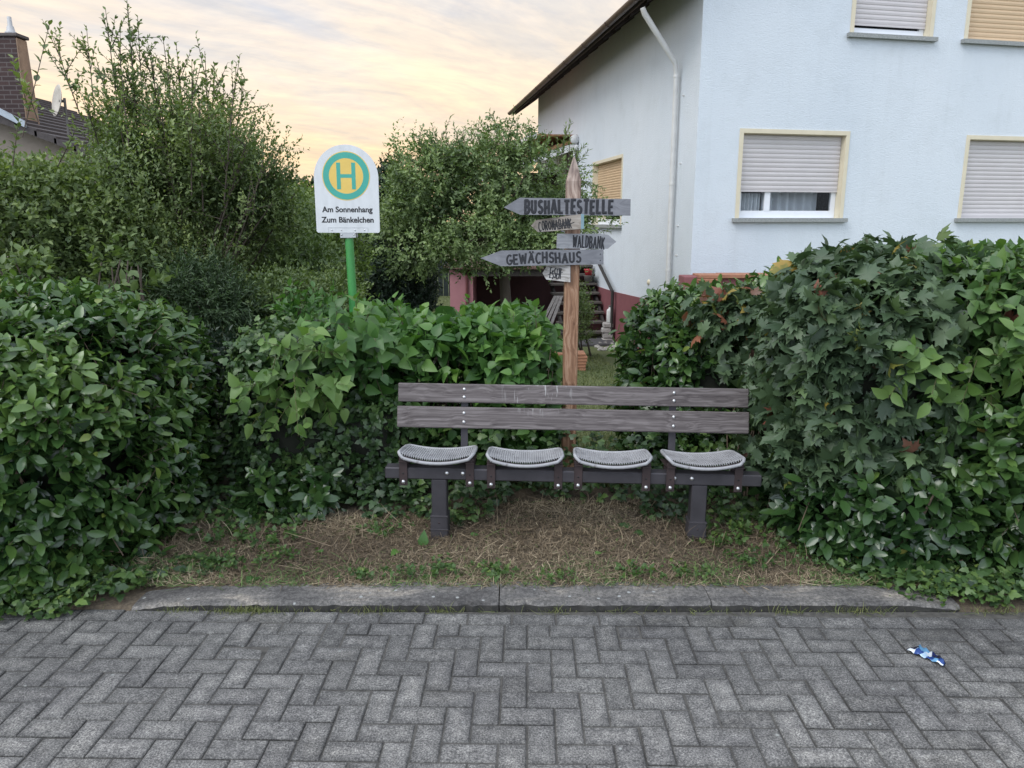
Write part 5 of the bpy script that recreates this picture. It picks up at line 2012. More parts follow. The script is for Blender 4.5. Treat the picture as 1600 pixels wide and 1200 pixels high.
    a0, a1, a2, a3 = roofp(u_a, -EAVE_OUT), roofp(u_b, -EAVE_OUT), roofp(u_b, RUN), roofp(u_a, RUN)
    rm.hexa([a0, a3, a2, a1, a0 + Vector((0, 0, .09)), a3 + Vector((0, 0, .09)), a2 + Vector((0, 0, .09)), a1 + Vector((0, 0, .09))])
    c0 = a3
    d0_ = CORNER + DL * u_a + DR * (UR + .3)
    d1_ = CORNER + DL * u_b + DR * (UR + .3)
    zz_ = zE - .1
    d0_, d1_ = Vector((d0_.x, d0_.y, zz_)), Vector((d1_.x, d1_.y, zz_))
    up9 = Vector((0, 0, .09))
    rm.hexa([a3 + DR * .002, d0_, d1_, a2 + DR * .002, a3 + DR * .002 + up9, d0_ + up9, d1_ + up9, a2 + DR * .002 + up9])
    roof = rm.build('roof', tile, root)
    # rafter tails under the eave
    nr = 17
    for i in range(nr):
        u = u_a + .25 + (u_b - u_a - .35) * i / (nr - 1)
        q = MB()
        w_ = .05
        e = -EAVE_OUT + .05
        q.hexa([roofp(u - w_, e, -.14), roofp(u + w_, e, -.14), roofp(u + w_, .1, -.16), roofp(u - w_, .1, -.16), roofp(u - w_, e, -.004), roofp(u + w_, e, -.004), roofp(u + w_, .1, -.004), roofp(u - w_, .1, -.004)])
        q.build('rafter', eavew, roof)
    # soffit boards and fascia
    q = MB()
    q.hexa([roofp(u_a + .01, -EAVE_OUT - .03, -.10), roofp(u_b - .01, -EAVE_OUT - .03, -.10), roofp(u_b - .01, -EAVE_OUT - .002, -.09), roofp(u_a + .01, -EAVE_OUT - .002, -.09), roofp(u_a + .01, -EAVE_OUT - .03, .08), roofp(u_b - .01, -EAVE_OUT - .03, .08), roofp(u_b - .01, -EAVE_OUT - .002, .09), roofp(u_a + .01, -EAVE_OUT - .002, .09)])
    q.build('fascia', eavew, roof)
    # half round gutter
    q = MB()
    vs, fs = [], []
    gp = CORNER + NL * (EAVE_OUT + .10)
    nseg = 10
    ucut = [u_a, u_b]
    for u in ucut:
        for t in range(nseg + 1):
            an = PI + PI * t / nseg
            for rr in (.065, .058):
                p = gp + DL * u + NL * (math.cos(an) * rr)
                vs.append(Vector((p.x, p.y, zE + .07 + math.sin(an) * rr)))
    m_ = 2 * (nseg + 1)
    for t in range(nseg):
        fs.append((t * 2, t * 2 + 2, m_ + t * 2 + 2, m_ + t * 2))
        fs.append((t * 2 + 1, m_ + t * 2 + 1, m_ + t * 2 + 3, t * 2 + 3))
    fs.append(tuple(range(0, m_, 2)))
    fs.append(tuple(m_ + i for i in range(0, m_, 2)))
    q.add(vs, fs, 0, False)
    for i in range(8):
        u = u_a + .9 + i * 1.55
        pts = [gp + DL * u + NL * (math.cos(PI + PI * t / 8) * .069) + Vector((0, 0, 0)) for t in range(9)]
        pts = [Vector((p.x, p.y, zE + .07 + math.sin(PI + PI * t / 8) * .069)) for t, p in enumerate(pts)]
        q.tube(pts, .008, 5)
    q.build('gutter', brownw, roof)
    # downpipe: slanting swan neck then vertical along the corner
    p_top = on_plane(1004, 12, CORNER + NL * (EAVE_OUT + .08), NL)
    p_el = on_plane(1056, 100, CORNER + NL * .10, NL)
    p_el2 = on_plane(1057, 112, CORNER + NL * .075, NL)
    u_ = (p_el2 - CORNER).dot(DL)
    p_bot = wp(DL, NL, u_ , GZH + .05, .075)
    q = MB()
    q.tube([p_top + Vector((0, 0, .0)), p_top + (p_el - p_top) * .06 + Vector((0, 0, -.03)), p_el + (p_top - p_el) * .04, p_el + Vector((0, 0, -.03)), p_el2 + Vector((0, 0, -.05)), p_bot], [.036, .042, .039, .036, .036, .036], 12)
    for zz_ in (p_el2.z - .08, p_el2.z - 1.6, 1.0, .1):
        pp_ = wp(DL, NL, u_, zz_, .075)
        q.tube([pp_, pp_ + Vector((0, 0, .035))], .043, 12)
    for zz_ in (p_el2.z - .35, p_el2.z - 1.3, p_el2.z - 2.2, 1.25, .45):
        pp_ = wp(DL, NL, u_ - .16, zz_, 0)
        q.tube([pp_, pp_ + NL * .03], .012, 6)
    q.build('downpipe', pipe_m, root)
    # small outdoor tap plate
    pv = on_plane(1014, 441, CORNER, NL)
    q = MB()
    q.lathe([(0, .03), (.03, .028), (.045, .01), (.05, 0)], pv, 12, axis=tuple(NL))
    q.build('wall_vent', beige, root)
    return root, zE, UL


HOUSE, ZE, UL_ = build_house()

# low maroon pier with tiled cap in front of the corner
def build_pier():
    terr = mat_plain('terracotta_cap', (.33, .15, .09), .8, var=.2, vs=14, bs=.3)
    mar = mat_plain('maroon_render', (.23, .085, .09), .85, var=.12, vs=5, bs=.5, bscale=50)
    Y = 10.4
    a, b = at(1069, 432, Y), at(1130, 432, Y)
    z0 = gz(0, Y) - .05
    root = empty('garden_pier', ((a.x + b.x) / 2, Y + .2, z0), 'low maroon garden wall with a terracotta cap at the house corner', 'wall')
    mb = MB()
    mb.box(a.x, b.x + 1.0, Y, Y + .35, z0, a.z, 0, .01)
    mb.build('wall_body', mar, root)
    mb = MB()
    p, q = at(1091, 429, Y - .05), at(1124, 441, Y - .05)
    mb.box(p.x, p.x + .31, Y - .07, Y + .30, a.z - .085, a.z - .03, 0, .006)
    mb.box(p.x + .005, p.x + .315, Y - .06, Y + .31, a.z - .026, a.z + .025, 0, .006)
    mb.box(p.x + .32, p.x + 1.2, Y - .07, Y + .31, a.z - .02, a.z + .03, 0, .006)
    mb.build('cap', terr, root)


build_pier()


# ------------------------------------------------------------------ stairs, shelter, porch
def frame_pt(u, o, z):
    """u back along the left wall, o outwards from it, z up"""
    p = CORNER + DL * u + NL * o
    return Vector((p.x, p.y, z))


def fbox(mb, u0, u1, o0, o1, z0, z1, mi=0, bev=0.0):
    mb.hexa([frame_pt(u0, o0, z0), frame_pt(u0, o1, z0), frame_pt(u1, o1, z0), frame_pt(u1, o0, z0), frame_pt(u0, o0, z1), frame_pt(u0, o1, z1), frame_pt(u1, o1, z1), frame_pt(u1, o0, z1)], mi, bev)


US = wall_uv(957, 518, DL, NL)[0]
NT, RISE, GO = 8, .175, .20
ZT0 = wall_uv(957, 518, DL, NL)[1]


def build_stairs():
    timber = mat_wood('stair_timber', (.050, .042, .036), (.085, .073, .064), (.13, .115, .10), 0, .85)
    darkt = mat_plain('dark_stringer', (.03, .026, .024), .8, var=.3, vs=10)
    root = empty('staircase', frame_pt(US, .5, GZH), 'open wooden garden staircase climbing along the white house wall', 'staircase')
    for i in range(NT):
        u = US + i * GO
        z = ZT0 + i * RISE
        mb = MB()
        fbox(mb, u, u + .26, .06, 1.05, z - .045, z, 0, .006)
        mb.build('tread', timber, root)
    for o0, o1 in ((.09, .14), (.95, 1.0)):
        mb = MB()
        za, zb = GZH, ZT0 + (NT - 1) * RISE - .06
        ua, ub = US - .02, US + (NT - 1) * GO + .2
        mb.hexa([frame_pt(ua, o0, za), frame_pt(ua, o1, za), frame_pt(ub, o1, zb - .2), frame_pt(ub, o0, zb - .2), frame_pt(ua, o0, ZT0 - .05), frame_pt(ua, o1, ZT0 - .05), frame_pt(ub, o1, zb), frame_pt(ub, o0, zb)])
        mb.build('stringer', darkt, root)
    # handrail near the wall, coming down to a short post
    mb = MB()
    p0 = on_plane(957, 456, CORNER + NL * .10, NL)
    p1 = on_plane(934, 408, CORNER + NL * .10, NL)
    d_ = (p1 - p0).normalized()
    mb.tube([p0, p1 + d_ * .8], .032, 8)
    mb.tube([p0 + Vector((0, 0, .03)), Vector((p0.x, p0.y, ZT0 - .02))], .03, 8)
    mb.build('handrail', darkt, root)
    mb = MB()
    fbox(mb, US - .75, US - .03, .1, 1.1, GZH - .05, GZH + .05, 0, .01)
    mb.build('foundation_step', mat_plain('dark_slab', (.07, .068, .07), .85, var=.25, vs=14, bs=.4), root)
    return root


build_stairs()


def build_shelter():
    pink = mat_plain('pink_render', (.34, .15, .165), .85, var=.10, vs=4, bs=.4, bscale=50)
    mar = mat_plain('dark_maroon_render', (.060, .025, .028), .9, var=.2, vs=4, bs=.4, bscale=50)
    tilem = mat_plain('shelter_tile', (.13, .075, .06), .8, var=.4, vs=20, bs=.5)
    wood = mat_plain('dark_roof_timber', (.035, .028, .024), .8, var=.3, vs=10)
    pipe_m = mat_plain('maroon_pipe', (.09, .022, .022), .5)
    Y = 15.2
    xa, xb, xc = at(703, 450, Y).x, at(729, 450, Y).x, at(739, 450, Y).x
    zt = at(703, 420, Y).z
    zr = at(760, 412, Y).z
    xr = frame_pt(US + NT * GO + .3, 1.1, 0).x
    z0 = -.6
    root = empty('garden_shelter', (xa, Y, z0), 'low pink-walled garden shelter with a dark recess and tiled edge behind the tree', 'shelter')
    mb = MB()
    zb_ = zt - .12
    mb.hexa([(xa, Y, z0), (xb - .01, Y, z0), (xb - .01, Y + 3, z0), (xa, Y + 3, z0), (xa, Y, zt), (xb - .01, Y, zb_), (xb - .01, Y + 3, zb_), (xa, Y + 3, zt)])
    mb.box(xb + .035, xc, Y, Y + 3, z0, zb_ - .02)
    mb.build('side_wall', pink, root)
    mb = MB()
    mb.tube([(xb + .012, Y - .03, z0), (xb + .012, Y - .03, zb_)], .028, 10)
    mb.build('downpipe', pipe_m, root)
    mb = MB()
    xw = frame_pt((Y + 1.6 - YC) / DL.y, .04, 0).x
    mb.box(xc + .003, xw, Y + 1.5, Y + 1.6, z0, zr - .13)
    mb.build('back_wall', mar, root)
    # tiled roof with wavy front edge
    mb = MB()
    n = 40
    for i in range(n):
        x0 = xa - .10 + (xr - xa + .1) * i / n
        x1 = xa - .10 + (xr - xa + .1) * (i + .93) / n
        zf = zt + .03 if x0 < xa else min(zt, zt + .03 - .0 * i)
        h_ = .03 * abs(math.sin(i * 1.7))
        mb.box(x0, x1, Y - .14, Y + 3.0, zf + .002 * (i % 2), zf + .035 + .008 * (i % 3))
    mb.build('roof', tilem, root)
    mb = MB()
    mb.box(xc, xr, Y - .06, Y + .06, zt - .14, zt - .002)
    mb.build('beam', wood, root)
    mb = MB()
    fbox(mb, US + NT * GO + .08, UL_ - .1, .03, 1.25, zt - .12, zt - .004)
    mb.build('deck', wood, root)
    return root, zt, xr


SH, SHZ, SHX = build_shelter()


def build_porch():
    tile_o = mat_plain('orange_tile', (.26, .125, .065), .8, var=.35, vs=14, bs=.5)
    whitep = mat_plain('white_porch_paint', (.66, .66, .66), .6, var=.06)
    dk = mat_plain('dark_porch_timber', (.05, .035, .028), .8, var=.3, vs=10)
    u0 = wall_uv(903, 240, DL, NL)[0]
    z_hi = wall_uv(903, 214, DL, NL)[1]
    root = empty('porch_roof', frame_pt(u0, 1.4, SHZ + .06), 'tiled lean-to porch roof with white end boards on the left wall of the house', 'porch')
    u1 = u0 + 2.2
    o1 = 3.0
    z_lo = on_plane(722, 281, CORNER + DL * u0, DL).z
    mb = MB()
    n = 12
    for i in range(n):
        oa, ob = o1 * i / n, o1 * (i + 1) / n + .03
        za, zb = z_hi - .10 + (z_lo - z_hi) * i / n, z_hi - .10 + (z_lo - z_hi) * (i + 1) / n
        mb.hexa([frame_pt(u0, oa + .01, za), frame_pt(u0, ob, zb), frame_pt(u1, ob, zb), frame_pt(u1, oa + .01, za), frame_pt(u0, oa + .01, za + .05), frame_pt(u0, ob, zb + .075), frame_pt(u1, ob, zb + .075), frame_pt(u1, oa + .01, za + .05)])
    mb.build('roof', tile_o, root)
    mb = MB()
    mb.hexa([frame_pt(u0 - .03, .02, z_hi - .27), frame_pt(u0 - .03, o1 - .1, z_lo - .25), frame_pt(u0 - .004, o1 - .1, z_lo - .25), frame_pt(u0 - .004, .02, z_hi - .27), frame_pt(u0 - .03, .02, z_hi - .115), frame_pt(u0 - .03, o1 - .1, z_lo - .10), frame_pt(u0 - .004, o1 - .1, z_lo - .10), frame_pt(u0 - .004, .02, z_hi - .115)])
    mb.build('fascia', whitep, root)
    mb = MB()
    c_ = frame_pt(u0 - .06, .10, z_hi - .06)
    mb.lathe([(0, .04), (.09, .04), (.10, .02), (.10, -.04), (0, -.04)], c_, 16, axis=tuple(DL))
    c_ = frame_pt(u0 - .06, .06, z_hi - .24)
    mb.lathe([(0, .04), (.055, .04), (.06, .02), (.06, -.04), (0, -.04)], c_, 12, axis=tuple(DL))
    mb.tube([frame_pt(u0 - .06, .10, z_hi - .25), frame_pt(u0 - .06, .10, SHZ + .3)], .028, 8)
    mb.build('gutter_end', whitep, root)
    mb = MB()
    fbox(mb, u0 + .02, u0 + 5.0, .02, .95, z_hi + .01, z_hi + .05)
    mb.build('soffit', tile_o, root)
    mb = MB()
    fbox(mb, u0 + .02, u0 + 5.0, .953, 1.05, z_hi - .05, z_hi + .09)
    mb.build('eave_board', whitep, root)
    for oo in (2.8, .12):
        mb = MB()
        fbox(mb, u0 + .05, u0 + .16, oo, oo + .11, SHZ + .06, (z_lo if oo > 1 else z_hi) - .20)
        mb.build('post', dk, root)
    mb = MB()
    fbox(mb, u0 + 1.9, u0 + 2.0, .02, .95, SHZ + .06, SHZ + 2.1)
    mb.build('door', dk, root)


build_porch()


# small things by the stairs
def build_small():
    red = mat_plain('red_glaze', (.34, .02, .025), .4)
    grey = mat_plain('grey_pot', (.12, .11, .10), .8, var=.3)
    u = US + 5 * GO + .10
    z = ZT0 + 5 * RISE
    c = frame_pt(u, .38, z)
    c = at(919, 440, c.y)
    c.z = ZT0 + 5 * RISE + .0
    root = empty('flower_pot', c, 'red flower pot in a grey planter standing on a stair tread', 'flower pot')
    mb = MB()
    mb.lathe([(0, 0), (.07, 0), (.09, .14), (.10, .16), (.085, .16), (.08, .12), (0, .12)], (0, 0, 0), 16)
    mb.build('planter', grey, root, False)
    mb = MB()
    mb.lathe([(0, .121), (.06, .121), (.085, .26), (.092, .29), (.078, .29), (.07, .25), (0, .24)], (0, 0, 0), 16)
    mb.build('pot', red, root, False)
    # white bucket stack
    wh = mat_plain('white_bucket', (.60, .60, .58), .6, var=.15)
    c = at(952, 503, frame_pt(US - .15, .12, 0).y)
    root = empty('white_canister', (c.x, c.y - .05, c.z), 'white canister standing upright beside the lowest stair treads', 'canister')
    mb = MB()
    mb.lathe([(0, 0), (.058, 0), (.064, .01), (.064, .22), (.055, .25), (.025, .27), (.025, .30), (0, .30)], (0, 0, 0), 16)
    mb.build('body', wh, root, False)
    mb = MB()
    mb.lathe([(0, .325), (.028, .325), (.030, .301), (0, .3005)], (0, 0, 0), 12)
    mb.build('cap', grey, root, False)
    mb = MB()
    zlo = gz(c.x, c.y) - c.z - .03
    for q in range(4):
        za, zb = zlo + (-.001 - zlo) * q / 4, zlo + (-.001 - zlo) * (q + 1) / 4 - .004
        ox = random.uniform(-.03, .01)
        mb.box(-.14 + ox, .06 + ox, -.09, .09, za, zb, 0, .018)
    mb.build('stone_base', mat_plain('base_stone', (.34, .32, .30), .9, var=.4, vs=9, bs=.5), root, False)
    # pale quarry stones under the stairs
    st = mat_plain('pale_stone', (.36, .34, .31), .9, var=.35, vs=8, bs=.4)
    def stone(loc, r, lab, grp):
        mb = MB()
        vs, fs = [], []
        n_, m_ = 6, 9
        sx, sy, sz = r * random.uniform(.8, 1.3), r * random.uniform(.8, 1.2), r * random.uniform(.55, .9)
        ph = random.uniform(0, 6)
        for i in range(n_ + 1):
            a = -PI / 2 + PI * i / n_
            for k in range(m_):
                b = 2 * PI * k / m_
                q = 1 + .16 * math.sin(3 * b + ph + 2 * a) + .1 * math.sin(5 * a + b * 2 + ph)
                vs.append((sx * math.cos(a) * math.cos(b) * q, sy * math.cos(a) * math.sin(b) * q, sz * math.sin(a) * q))
        for i in range(n_):
            for k in range(m_):
                fs.append((i * m_ + k, i * m_ + (k + 1) % m_, (i + 1) * m_ + (k + 1) % m_, (i + 1) * m_ + k))
        mb.add(vs, fs)
        o = mb.build('stone', st)
        o.location = loc
        o.rotation_euler = (0, 0, random.uniform(0, 6))
        tag(o, lab, 'stone', grp)
    for i in range(46):
        px, py = random.uniform(933, 962), random.uniform(524, 546)
        # ground intersection
        d = ray(px, py)
        t = (H - (-.5)) / -d.z
        p = Vector((0, 0, H)) + d * t
        g_ = gz(p.x, p.y)
        stone((p.x, p.y, g_ + .015), random.uniform(.028, .055), 'pale rounded stone in the heap at the foot of the stairs', 'stones heaped at the foot of the stairs')
    for i in range(14):
        px, py = random.uniform(938, 950), random.uniform(466, 500)
        Yq = frame_pt(US, .2, 0).y + .1
        p = at(px, py, Yq)
        q = mat_plain
    # terracotta slabs stacked by the post
    ter = mat_plain('terracotta', (.34, .16, .09), .85, var=.25, vs=10, bs=.4)
    base = at(905, 553, 10.9)
    zg = gz(base.x, base.y)
    for i in range(6):
        mb = MB()
        mb.box(-.42 + random.uniform(-.02, .02), .10 + random.uniform(-.02, .02), -.10, .16, 0, .036, 0, .006)
        o = mb.build('clay_slab', ter)
        o.location = (base.x, base.y, zg + .005 + i * .044)
        o.rotation_euler = (0, 0, random.uniform(-.03, .03))
        lab = ['lowest clay slab of the stack behind the signpost', 'second lowest clay slab of the stack behind the signpost', 'third clay slab from the ground in the stack behind the signpost', 'fourth clay slab from the ground in the stack behind the signpost', 'second clay slab from the top of the stack behind the signpost', 'topmost clay slab of the stack behind the signpost'][i]
        tag(o, lab, 'slab', 'clay slabs stacked behind the signpost')
    # grey planks leaning in the recess
    pm = mat_wood('leaning_plank', (.07, .065, .06), (.13, .12, .115), (.2, .19, .18), 2, .8)
    for i, lab in enumerate(('leftmost grey plank leaning in the dark shelter', 'middle grey plank leaning in the dark shelter', 'rightmost grey plank leaning in the dark shelter')):
        a, b = at(852 + i * 7, 494, 14.6), at(868 + i * 5, 462, 15.0)
        mb = MB()
        d_ = (b - a)
        mb.hexa([a + Vector((-.03, 0, 0)), a + Vector((.03, 0, 0)), a + Vector((.03, .02, 0)), a + Vector((-.03, .02, 0)), b + Vector((-.03, 0, 0)), b + Vector((.03, 0, 0)), b + Vector((.03, .02, 0)), b + Vector((-.03, .02, 0))])
        lo = a - d_ * ((a.z + .555) / d_.z)
        mb.v = [tuple(Vector(v) + (lo - a if k < 4 else Vector())) for k, v in enumerate(mb.v)]
        o = mb.build('plank', pm)
        tag(o, lab, 'plank', 'planks leaning in the shelter')
    # blue tub
    bl = mat_plain('blue_plastic', (.06, .12, .22), .5)
    p = at(858, 494, 14.2)
    zg = gz(p.x, 14.2)
    mb = MB()
    mb.lathe([(0, 0), (.14, 0), (.18, .30), (.19, .31), (.165, .31), (.15, .04), (0, .04)], (0, 0, 0), 18)
    o = mb.build('tub', bl)
    o.location = (p.x, 14.2, zg + .002)
    tag(o, 'blue plastic tub standing in front of the leaning planks', 'tub')
    # dark fence panel far back
    fm = mat_plain('dark_green_fence', (.012, .020, .018), .7, var=.3, vs=6)
    a, b = at(560, 470, 24), at(760, 470, 24)
    root = empty('fence', ((a.x + b.x) / 2, 24, -.56), 'dark green board fence at the far end of the lawn', 'fence')
    zt = at(690, 405, 24).z
    mb = MB()
    n = int((b.x - a.x) / .16)
    for i in range(n):
        x0 = a.x + (b.x - a.x) * i / n
        mb.box(x0, x0 + .15, 24, 24.03, -.56, zt + .01 * (i % 2))
    mb.build('boards', fm, root)
    for i in range(3):
        x0 = a.x + (b.x - a.x) * (i + .5) / 3
        mb = MB()
        mb.box(x0 - .05, x0 + .05, 24.035, 24.13, -.6, zt)
        mb.build('post', fm, root)


build_small()

# shrub in front of the stairs, right behind the post
bush('small_shrub', 'small grey green shrub between the signpost and the stairs', [blob(905, 490, 12.6, 20, 42, .3)], 420, 7, T_SMALL, .05, M['plum'], 41.0, (at(905, 490, 12.6).x, 12.6, gz(0, 12.6)), tonebase=.25, stems_n=6)


# ------------------------------------------------------------------ neighbour's roof, chimney, dish
def build_neighbour():
    brick, nt, b, out = new_mat('dark_clinker_brick')
    v = coords(nt)
    bt = node(nt, 'ShaderNodeTexBrick')
    bt.inputs['Color1'].default_value = (.034, .019, .019, 1)
    bt.inputs['Color2'].default_value = (.055, .030, .027, 1)
    bt.inputs['Mortar'].default_value = (.10, .082, .078, 1)
    bt.inputs['Scale'].default_value = 1.0
    bt.inputs['Brick Width'].default_value = .24
    bt.inputs['Row Height'].default_value = .078
    bt.inputs['Mortar Size'].default_value = .009
    mp = node(nt, 'ShaderNodeMapping')
    mp.inputs['Rotation'].default_value = (R(90), 0, 0)
    nt.links.new(v, mp.inputs[0])
    sp = node(nt, 'ShaderNodeSeparateXYZ')
    nt.links.new(v, sp.inputs[0])
    ad = node(nt, 'ShaderNodeMath', operation='ADD')
    nt.links.new(sp.outputs[0], ad.inputs[0])
    nt.links.new(sp.outputs[1], ad.inputs[1])
    cm = node(nt, 'ShaderNodeCombineXYZ')
    nt.links.new(ad.outputs[0], cm.inputs[0])
    nt.links.new(sp.outputs[2], cm.inputs[1])
    nt.links.new(cm.outputs[0], bt.inputs['Vector'])
    nt.links.new(bt.outputs['Color'], b.inputs['Base Color'])
    b.inputs['Roughness'].default_value = .85
    sunset_tint = mat_plain('painted_sunset_light', (.30, .20, .135), .6, .2, var=.3, vs=6)
    tile = mat_plain('dark_tile', (.055, .045, .045), .75, var=.35, vs=14, bs=.5)
    wallm = mat_plain('neighbour_wall', (.24, .20, .17), .9, var=.1)
    lead = mat_plain('lead_flashing', (.36, .40, .44), .5, .5, var=.2)
    potm = mat_plain('pale_pot', (.42, .42, .42), .5)
    Y = 14.0
    r0, r1 = at(-40, 165, Y), at(135, 232, Y)
    root = empty('neighbour_house', (r0.x - 2, Y + 3, -.55), 'dark tiled roof and brick chimney of the neighbouring house, upper left', 'house')
    # roof slope falling to the right
    sl = (r1.z - r0.z) / (r1.x - r0.x)
    xl, xr = r0.x - 3.0, r1.x + .9
    zl, zr = r0.z + sl * (xl - r0.x), r0.z + sl * (xr - r0.x)
    mb = MB()
    n = 18
    for i in range(n):
        xa, xb = xl + (xr - xl) * i / n, xl + (xr - xl) * (i + 1) / n + .04
        za, zb = zl + (zr - zl) * i / n, zl + (zr - zl) * (i + 1) / n
        mb.hexa([(xa, Y - .3, za - .10), (xb, Y - .3, zb - .10), (xb, Y + 7, zb - .10), (xa, Y + 7, za - .10), (xa, Y - .3, za), (xb, Y - .3, zb + .03), (xb, Y + 7, zb + .03), (xa, Y + 7, za)])
    roof = mb.build('roof', tile, root)
    mb = MB()
    x0, x1 = xl, xr - .7
    mb.add([(x0, Y, -.6), (x1, Y, -.6), (x1, Y, zl + (zr - zl) * (x1 - xl) / (xr - xl) - .11), (x0, Y, zl - .11), (x0, Y + 6.8, -.6), (x1, Y + 6.8, -.6), (x1, Y + 6.8, zl + (zr - zl) * (x1 - xl) / (xr - xl) - .11), (x0, Y + 6.8, zl - .11)], [(0, 1, 2, 3), (5, 4, 7, 6), (1, 5, 6, 2), (4, 0, 3, 7)])
    mb.build('wall', wallm, root)
    # chimney
    Yc = 14.6
    ca, cb = at(-40, 60, Yc), at(24, 60, Yc)
    ct = at(20, 57, Yc).z
    base_l = at(24, 190, Yc)
    mb = MB()
    xa, xb = ca.x, cb.x
    zb_ = at(20, 205, Yc).z - .5
    xb2 = at(40, 190, Yc).x
    mb.hexa([(xa, Yc, zb_), (xb2, Yc, zb_), (xb2, Yc + .3, zb_), (xa, Yc + .3, zb_), (xa, Yc, ct), (xb, Yc, ct), (xb, Yc + .3, ct), (xa, Yc + .3, ct)])
    ch = mb.build('chimney', brick, roof)
    mb = MB()
    # thin sheet, sunset light painted in its colour, flaring towards the foot
    p = [(xb2 + .003, Yc + .004, zb_), (xb2 + .018, Yc + .004, zb_), (xb2 + .10, Yc + .296, zb_), (xb2 + .08, Yc + .296, zb_), (xb + .003, Yc + .004, ct - .02), (xb + .018, Yc + .004, ct - .02), (xb + .018, Yc + .296, ct - .02), (xb + .003, Yc + .296, ct - .02)]
    mb.hexa(p)
    mb.build('chimney_sunset_side', sunset_tint, roof)
    mb = MB()
    mb.box(xa - .04, xb + .05, Yc - .03, Yc + .34, ct + .001, ct + .06, 0, .01)
    mb.build('chimney_cap', mat_plain('chimney_cap_stone', (.10, .085, .08), .85), roof)
    mb = MB()
    mb.lathe([(.0, 0), (.10, 0), (.10, .04), (.07, .06), (.055, .14), (.04, .15), (.035, .30), (0, .30)], (at(9, 50, Yc).x, Yc + .15, ct + .061), 14)
    mb.build('chimney_pot', potm, roof)
    mb = MB()
    a, b_ = at(-5, 172, Y - .32), at(40, 195, Y - .32)
    mb.hexa([(a.x, Y - .34, a.z - .05), (b_.x, Y - .34, b_.z - .05), (b_.x, Y - .302, b_.z - .05), (a.x, Y - .302, a.z - .05), (a.x, Y - .34, a.z + .06), (b_.x, Y - .34, b_.z + .06), (b_.x, Y - .302, b_.z + .06), (a.x, Y - .302, a.z + .06)])
    mb.build('flashing', lead, roof)
    # satellite dish on a mast
    Yd = 14.2
    c = at(93, 158, Yd)
    foot_z = r0.z + sl * (at(106, 200, Yd).x - r0.x) + .02
    fx = at(106, 200, Yd).x
    dr = empty('satellite_dish', (fx, Yd, foot_z), 'pale satellite dish seen almost edge-on, standing on the neighbour roof', 'satellite dish')
    ax = Vector((-.70, -.68, .18)).normalized()
    mb = MB()
    prof = [(0, 0), (.10, .006), (.19, .024), (.27, .052), (.275, .045), (.19, .014), (.10, -.004), (0, -.012)]
    mb.lathe(prof, c, 28, axis=tuple(ax))
    mb.build('dish', mat_plain('pale_dish', (.50, .46, .40), .6, var=.15), dr)
    mb = MB()
    mb.tube([(fx, Yd, foot_z - .1), (fx, Yd, c.z + .05)], .022, 8)
    mb.tube([(fx, Yd, c.z), tuple(c)], .025, 8)
    mb.build('mast', mat_plain('dark_mast', (.12, .11, .10), .6), dr)
    mb = MB()
    lp = c + ax * .36 - Vector((0, 0, .16))
    mb.tube([tuple(c - Vector((0, 0, .26)) + ax * .04), tuple(lp)], .010, 6)
    mb.tube([tuple(lp - ax * .02), tuple(lp + Vector((0, 0, .06)))], .025, 8)
    mb.build('receiver_arm', mat_plain('dark_arm', (.16, .15, .14), .6), dr)


build_neighbour()


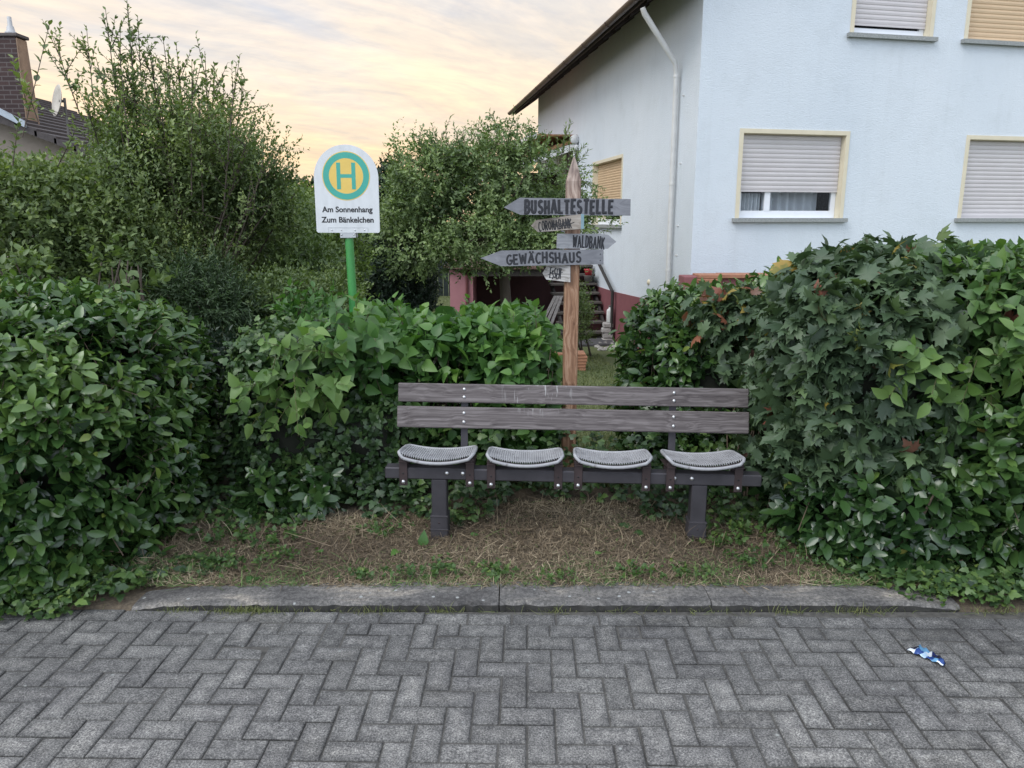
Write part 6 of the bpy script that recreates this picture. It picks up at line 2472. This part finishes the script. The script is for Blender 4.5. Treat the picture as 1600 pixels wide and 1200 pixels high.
# ------------------------------------------------------------------ litter and fallen leaves
def build_litter():
    m, nt, b, out = new_mat('printed_wrapper')
    v = coords(nt, (28, 40, 1))
    vo = node(nt, 'ShaderNodeTexVoronoi')
    vo.inputs['Scale'].default_value = 1.0
    nt.links.new(v, vo.inputs['Vector'])
    s = node(nt, 'ShaderNodeSeparateColor')
    nt.links.new(vo.outputs['Color'], s.inputs[0])
    r = ramp(nt, [(0, (.012, .02, .09)), (.16, (.02, .06, .22)), (.30, (.13, .30, .48)), (.45, (.62, .66, .70)), (.70, (.40, .54, .68)), (.86, (.03, .03, .05)), (.94, (.55, .40, .38))], 'CONSTANT')
    nt.links.new(s.outputs[0], r.inputs[0])
    nt.links.new(r.outputs[0], b.inputs['Base Color'])
    b.inputs['Roughness'].default_value = .25
    b.inputs['Metallic'].default_value = .2
    a = at(1416, 1016, 1)
    def g(px, py, z=.006):
        d = ray(px, py)
        t = (H - z) / -d.z
        p = Vector((0, 0, H)) + d * t
        return Vector((p.x, p.y, z))
    p0, p1 = g(1415, 1016), g(1474, 1041)
    q0, q1 = g(1434, 1011), g(1478, 1036)
    mb = MB()
    n, k = 14, 6
    vs, fs = [], []
    for i in range(n + 1):
        t = i / n
        A = p0.lerp(p1, t)
        B = q0.lerp(q1, t)
        for j in range(k + 1):
            s_ = j / k
            p = A.lerp(B, s_)
            z = .004 + .012 * math.sin(s_ * PI) * (.6 + .4 * math.sin(t * 9)) + .010 * math.sin(t * 13 + s_ * 4) ** 2 + .010 * (s_ > .9)
            if i in (0, n):
                z = .006 + .004 * math.sin(j * 2)
            vs.append((p.x, p.y, z))
    for i in range(n):
        for j in range(k):
            fs.append((i * (k + 1) + j, (i + 1) * (k + 1) + j, (i + 1) * (k + 1) + j + 1, i * (k + 1) + j + 1))
    mb.add(vs, fs, 0, True)
    white = mat_plain('wrapper_edge', (.74, .76, .78), .3)
    o = mb.build('wrapper', m)
    c = (p0 + q1) / 2
    o.data.transform(Matrix.Translation((-c.x, -c.y, 0)))
    o.location = (c.x, c.y, .001)
    sol = o.modifiers.new('thickness', 'SOLIDIFY')
    sol.thickness = .0008
    tag(o, 'crumpled blue and white foil snack wrapper lying on the pavers', 'wrapper')
    # fallen leaves
    gm = M['broad']
    spots = [(623, 858, .075, .7, 0), (660, 852, .085, .5, 1), (688, 868, .04, .8, 0), (565, 882, .05, .9, 0), (400, 897, .09, .3, 0), (975, 830, .08, .2, 2), (1005, 838, .06, .2, 2), (1222, 852, .05, .85, 0), (415, 842, .06, .7, 0), (735, 838, .05, .4, 0), (1205, 912, .04, .9, 0), (930, 868, .04, .7, 0), (505, 860, .04, .5, 0)]
    labs = ['pale green leaf lying flat left of the left bench leg', 'pale green leaf standing on edge against the left bench leg', 'small light green leaf scrap beside the left bench leg', 'small light green leaf on the straw well left of the bench', 'dark green leaf lying near the left end of the kerb', 'large dark green leaf on the straw below the third seat', 'dark green leaf lying right below the larger one under the third seat', 'light green leaf on the straw right of the right bench leg', 'light green leaf at the foot of the ivy hedge', 'green leaf on the bare soil below the second seat', 'small bright leaf near the kerb below the maple', 'small green leaf on the straw in the middle of the strip', 'green leaf on the brown soil far left of the bench']
    for (px, py, sz, tn, mode), lab in zip(spots, labs):
        d = ray(px, py)
        t = (H - .05) / -d.z
        p = Vector((0, 0, H)) + d * t
        z = gz(p.x, p.y) + .022
        P_ = np.array([[0, 0, 0.0]])
        az = random.uniform(0, 6.28)
        D_ = np.array([[math.cos(az), math.sin(az), .15]])
        N_ = np.array([[0, -.25, 1.0]])
        if mode == 1:
            D_, N_ = np.array([[.15, .1, 1.0]]), np.array([[.2, -1.0, .2]])
        me = leaves_mesh('fallen_leaf', [(T_HEART if mode != 2 else T_MAPLE, P_, D_, N_, np.array([sz]), np.array([tn]))])
        o = link('fallen_leaf', me, gm)
        o.location = (p.x, p.y, z)
        tag(o, lab, 'leaf', 'leaves fallen on the strip by the kerb')


build_litter()
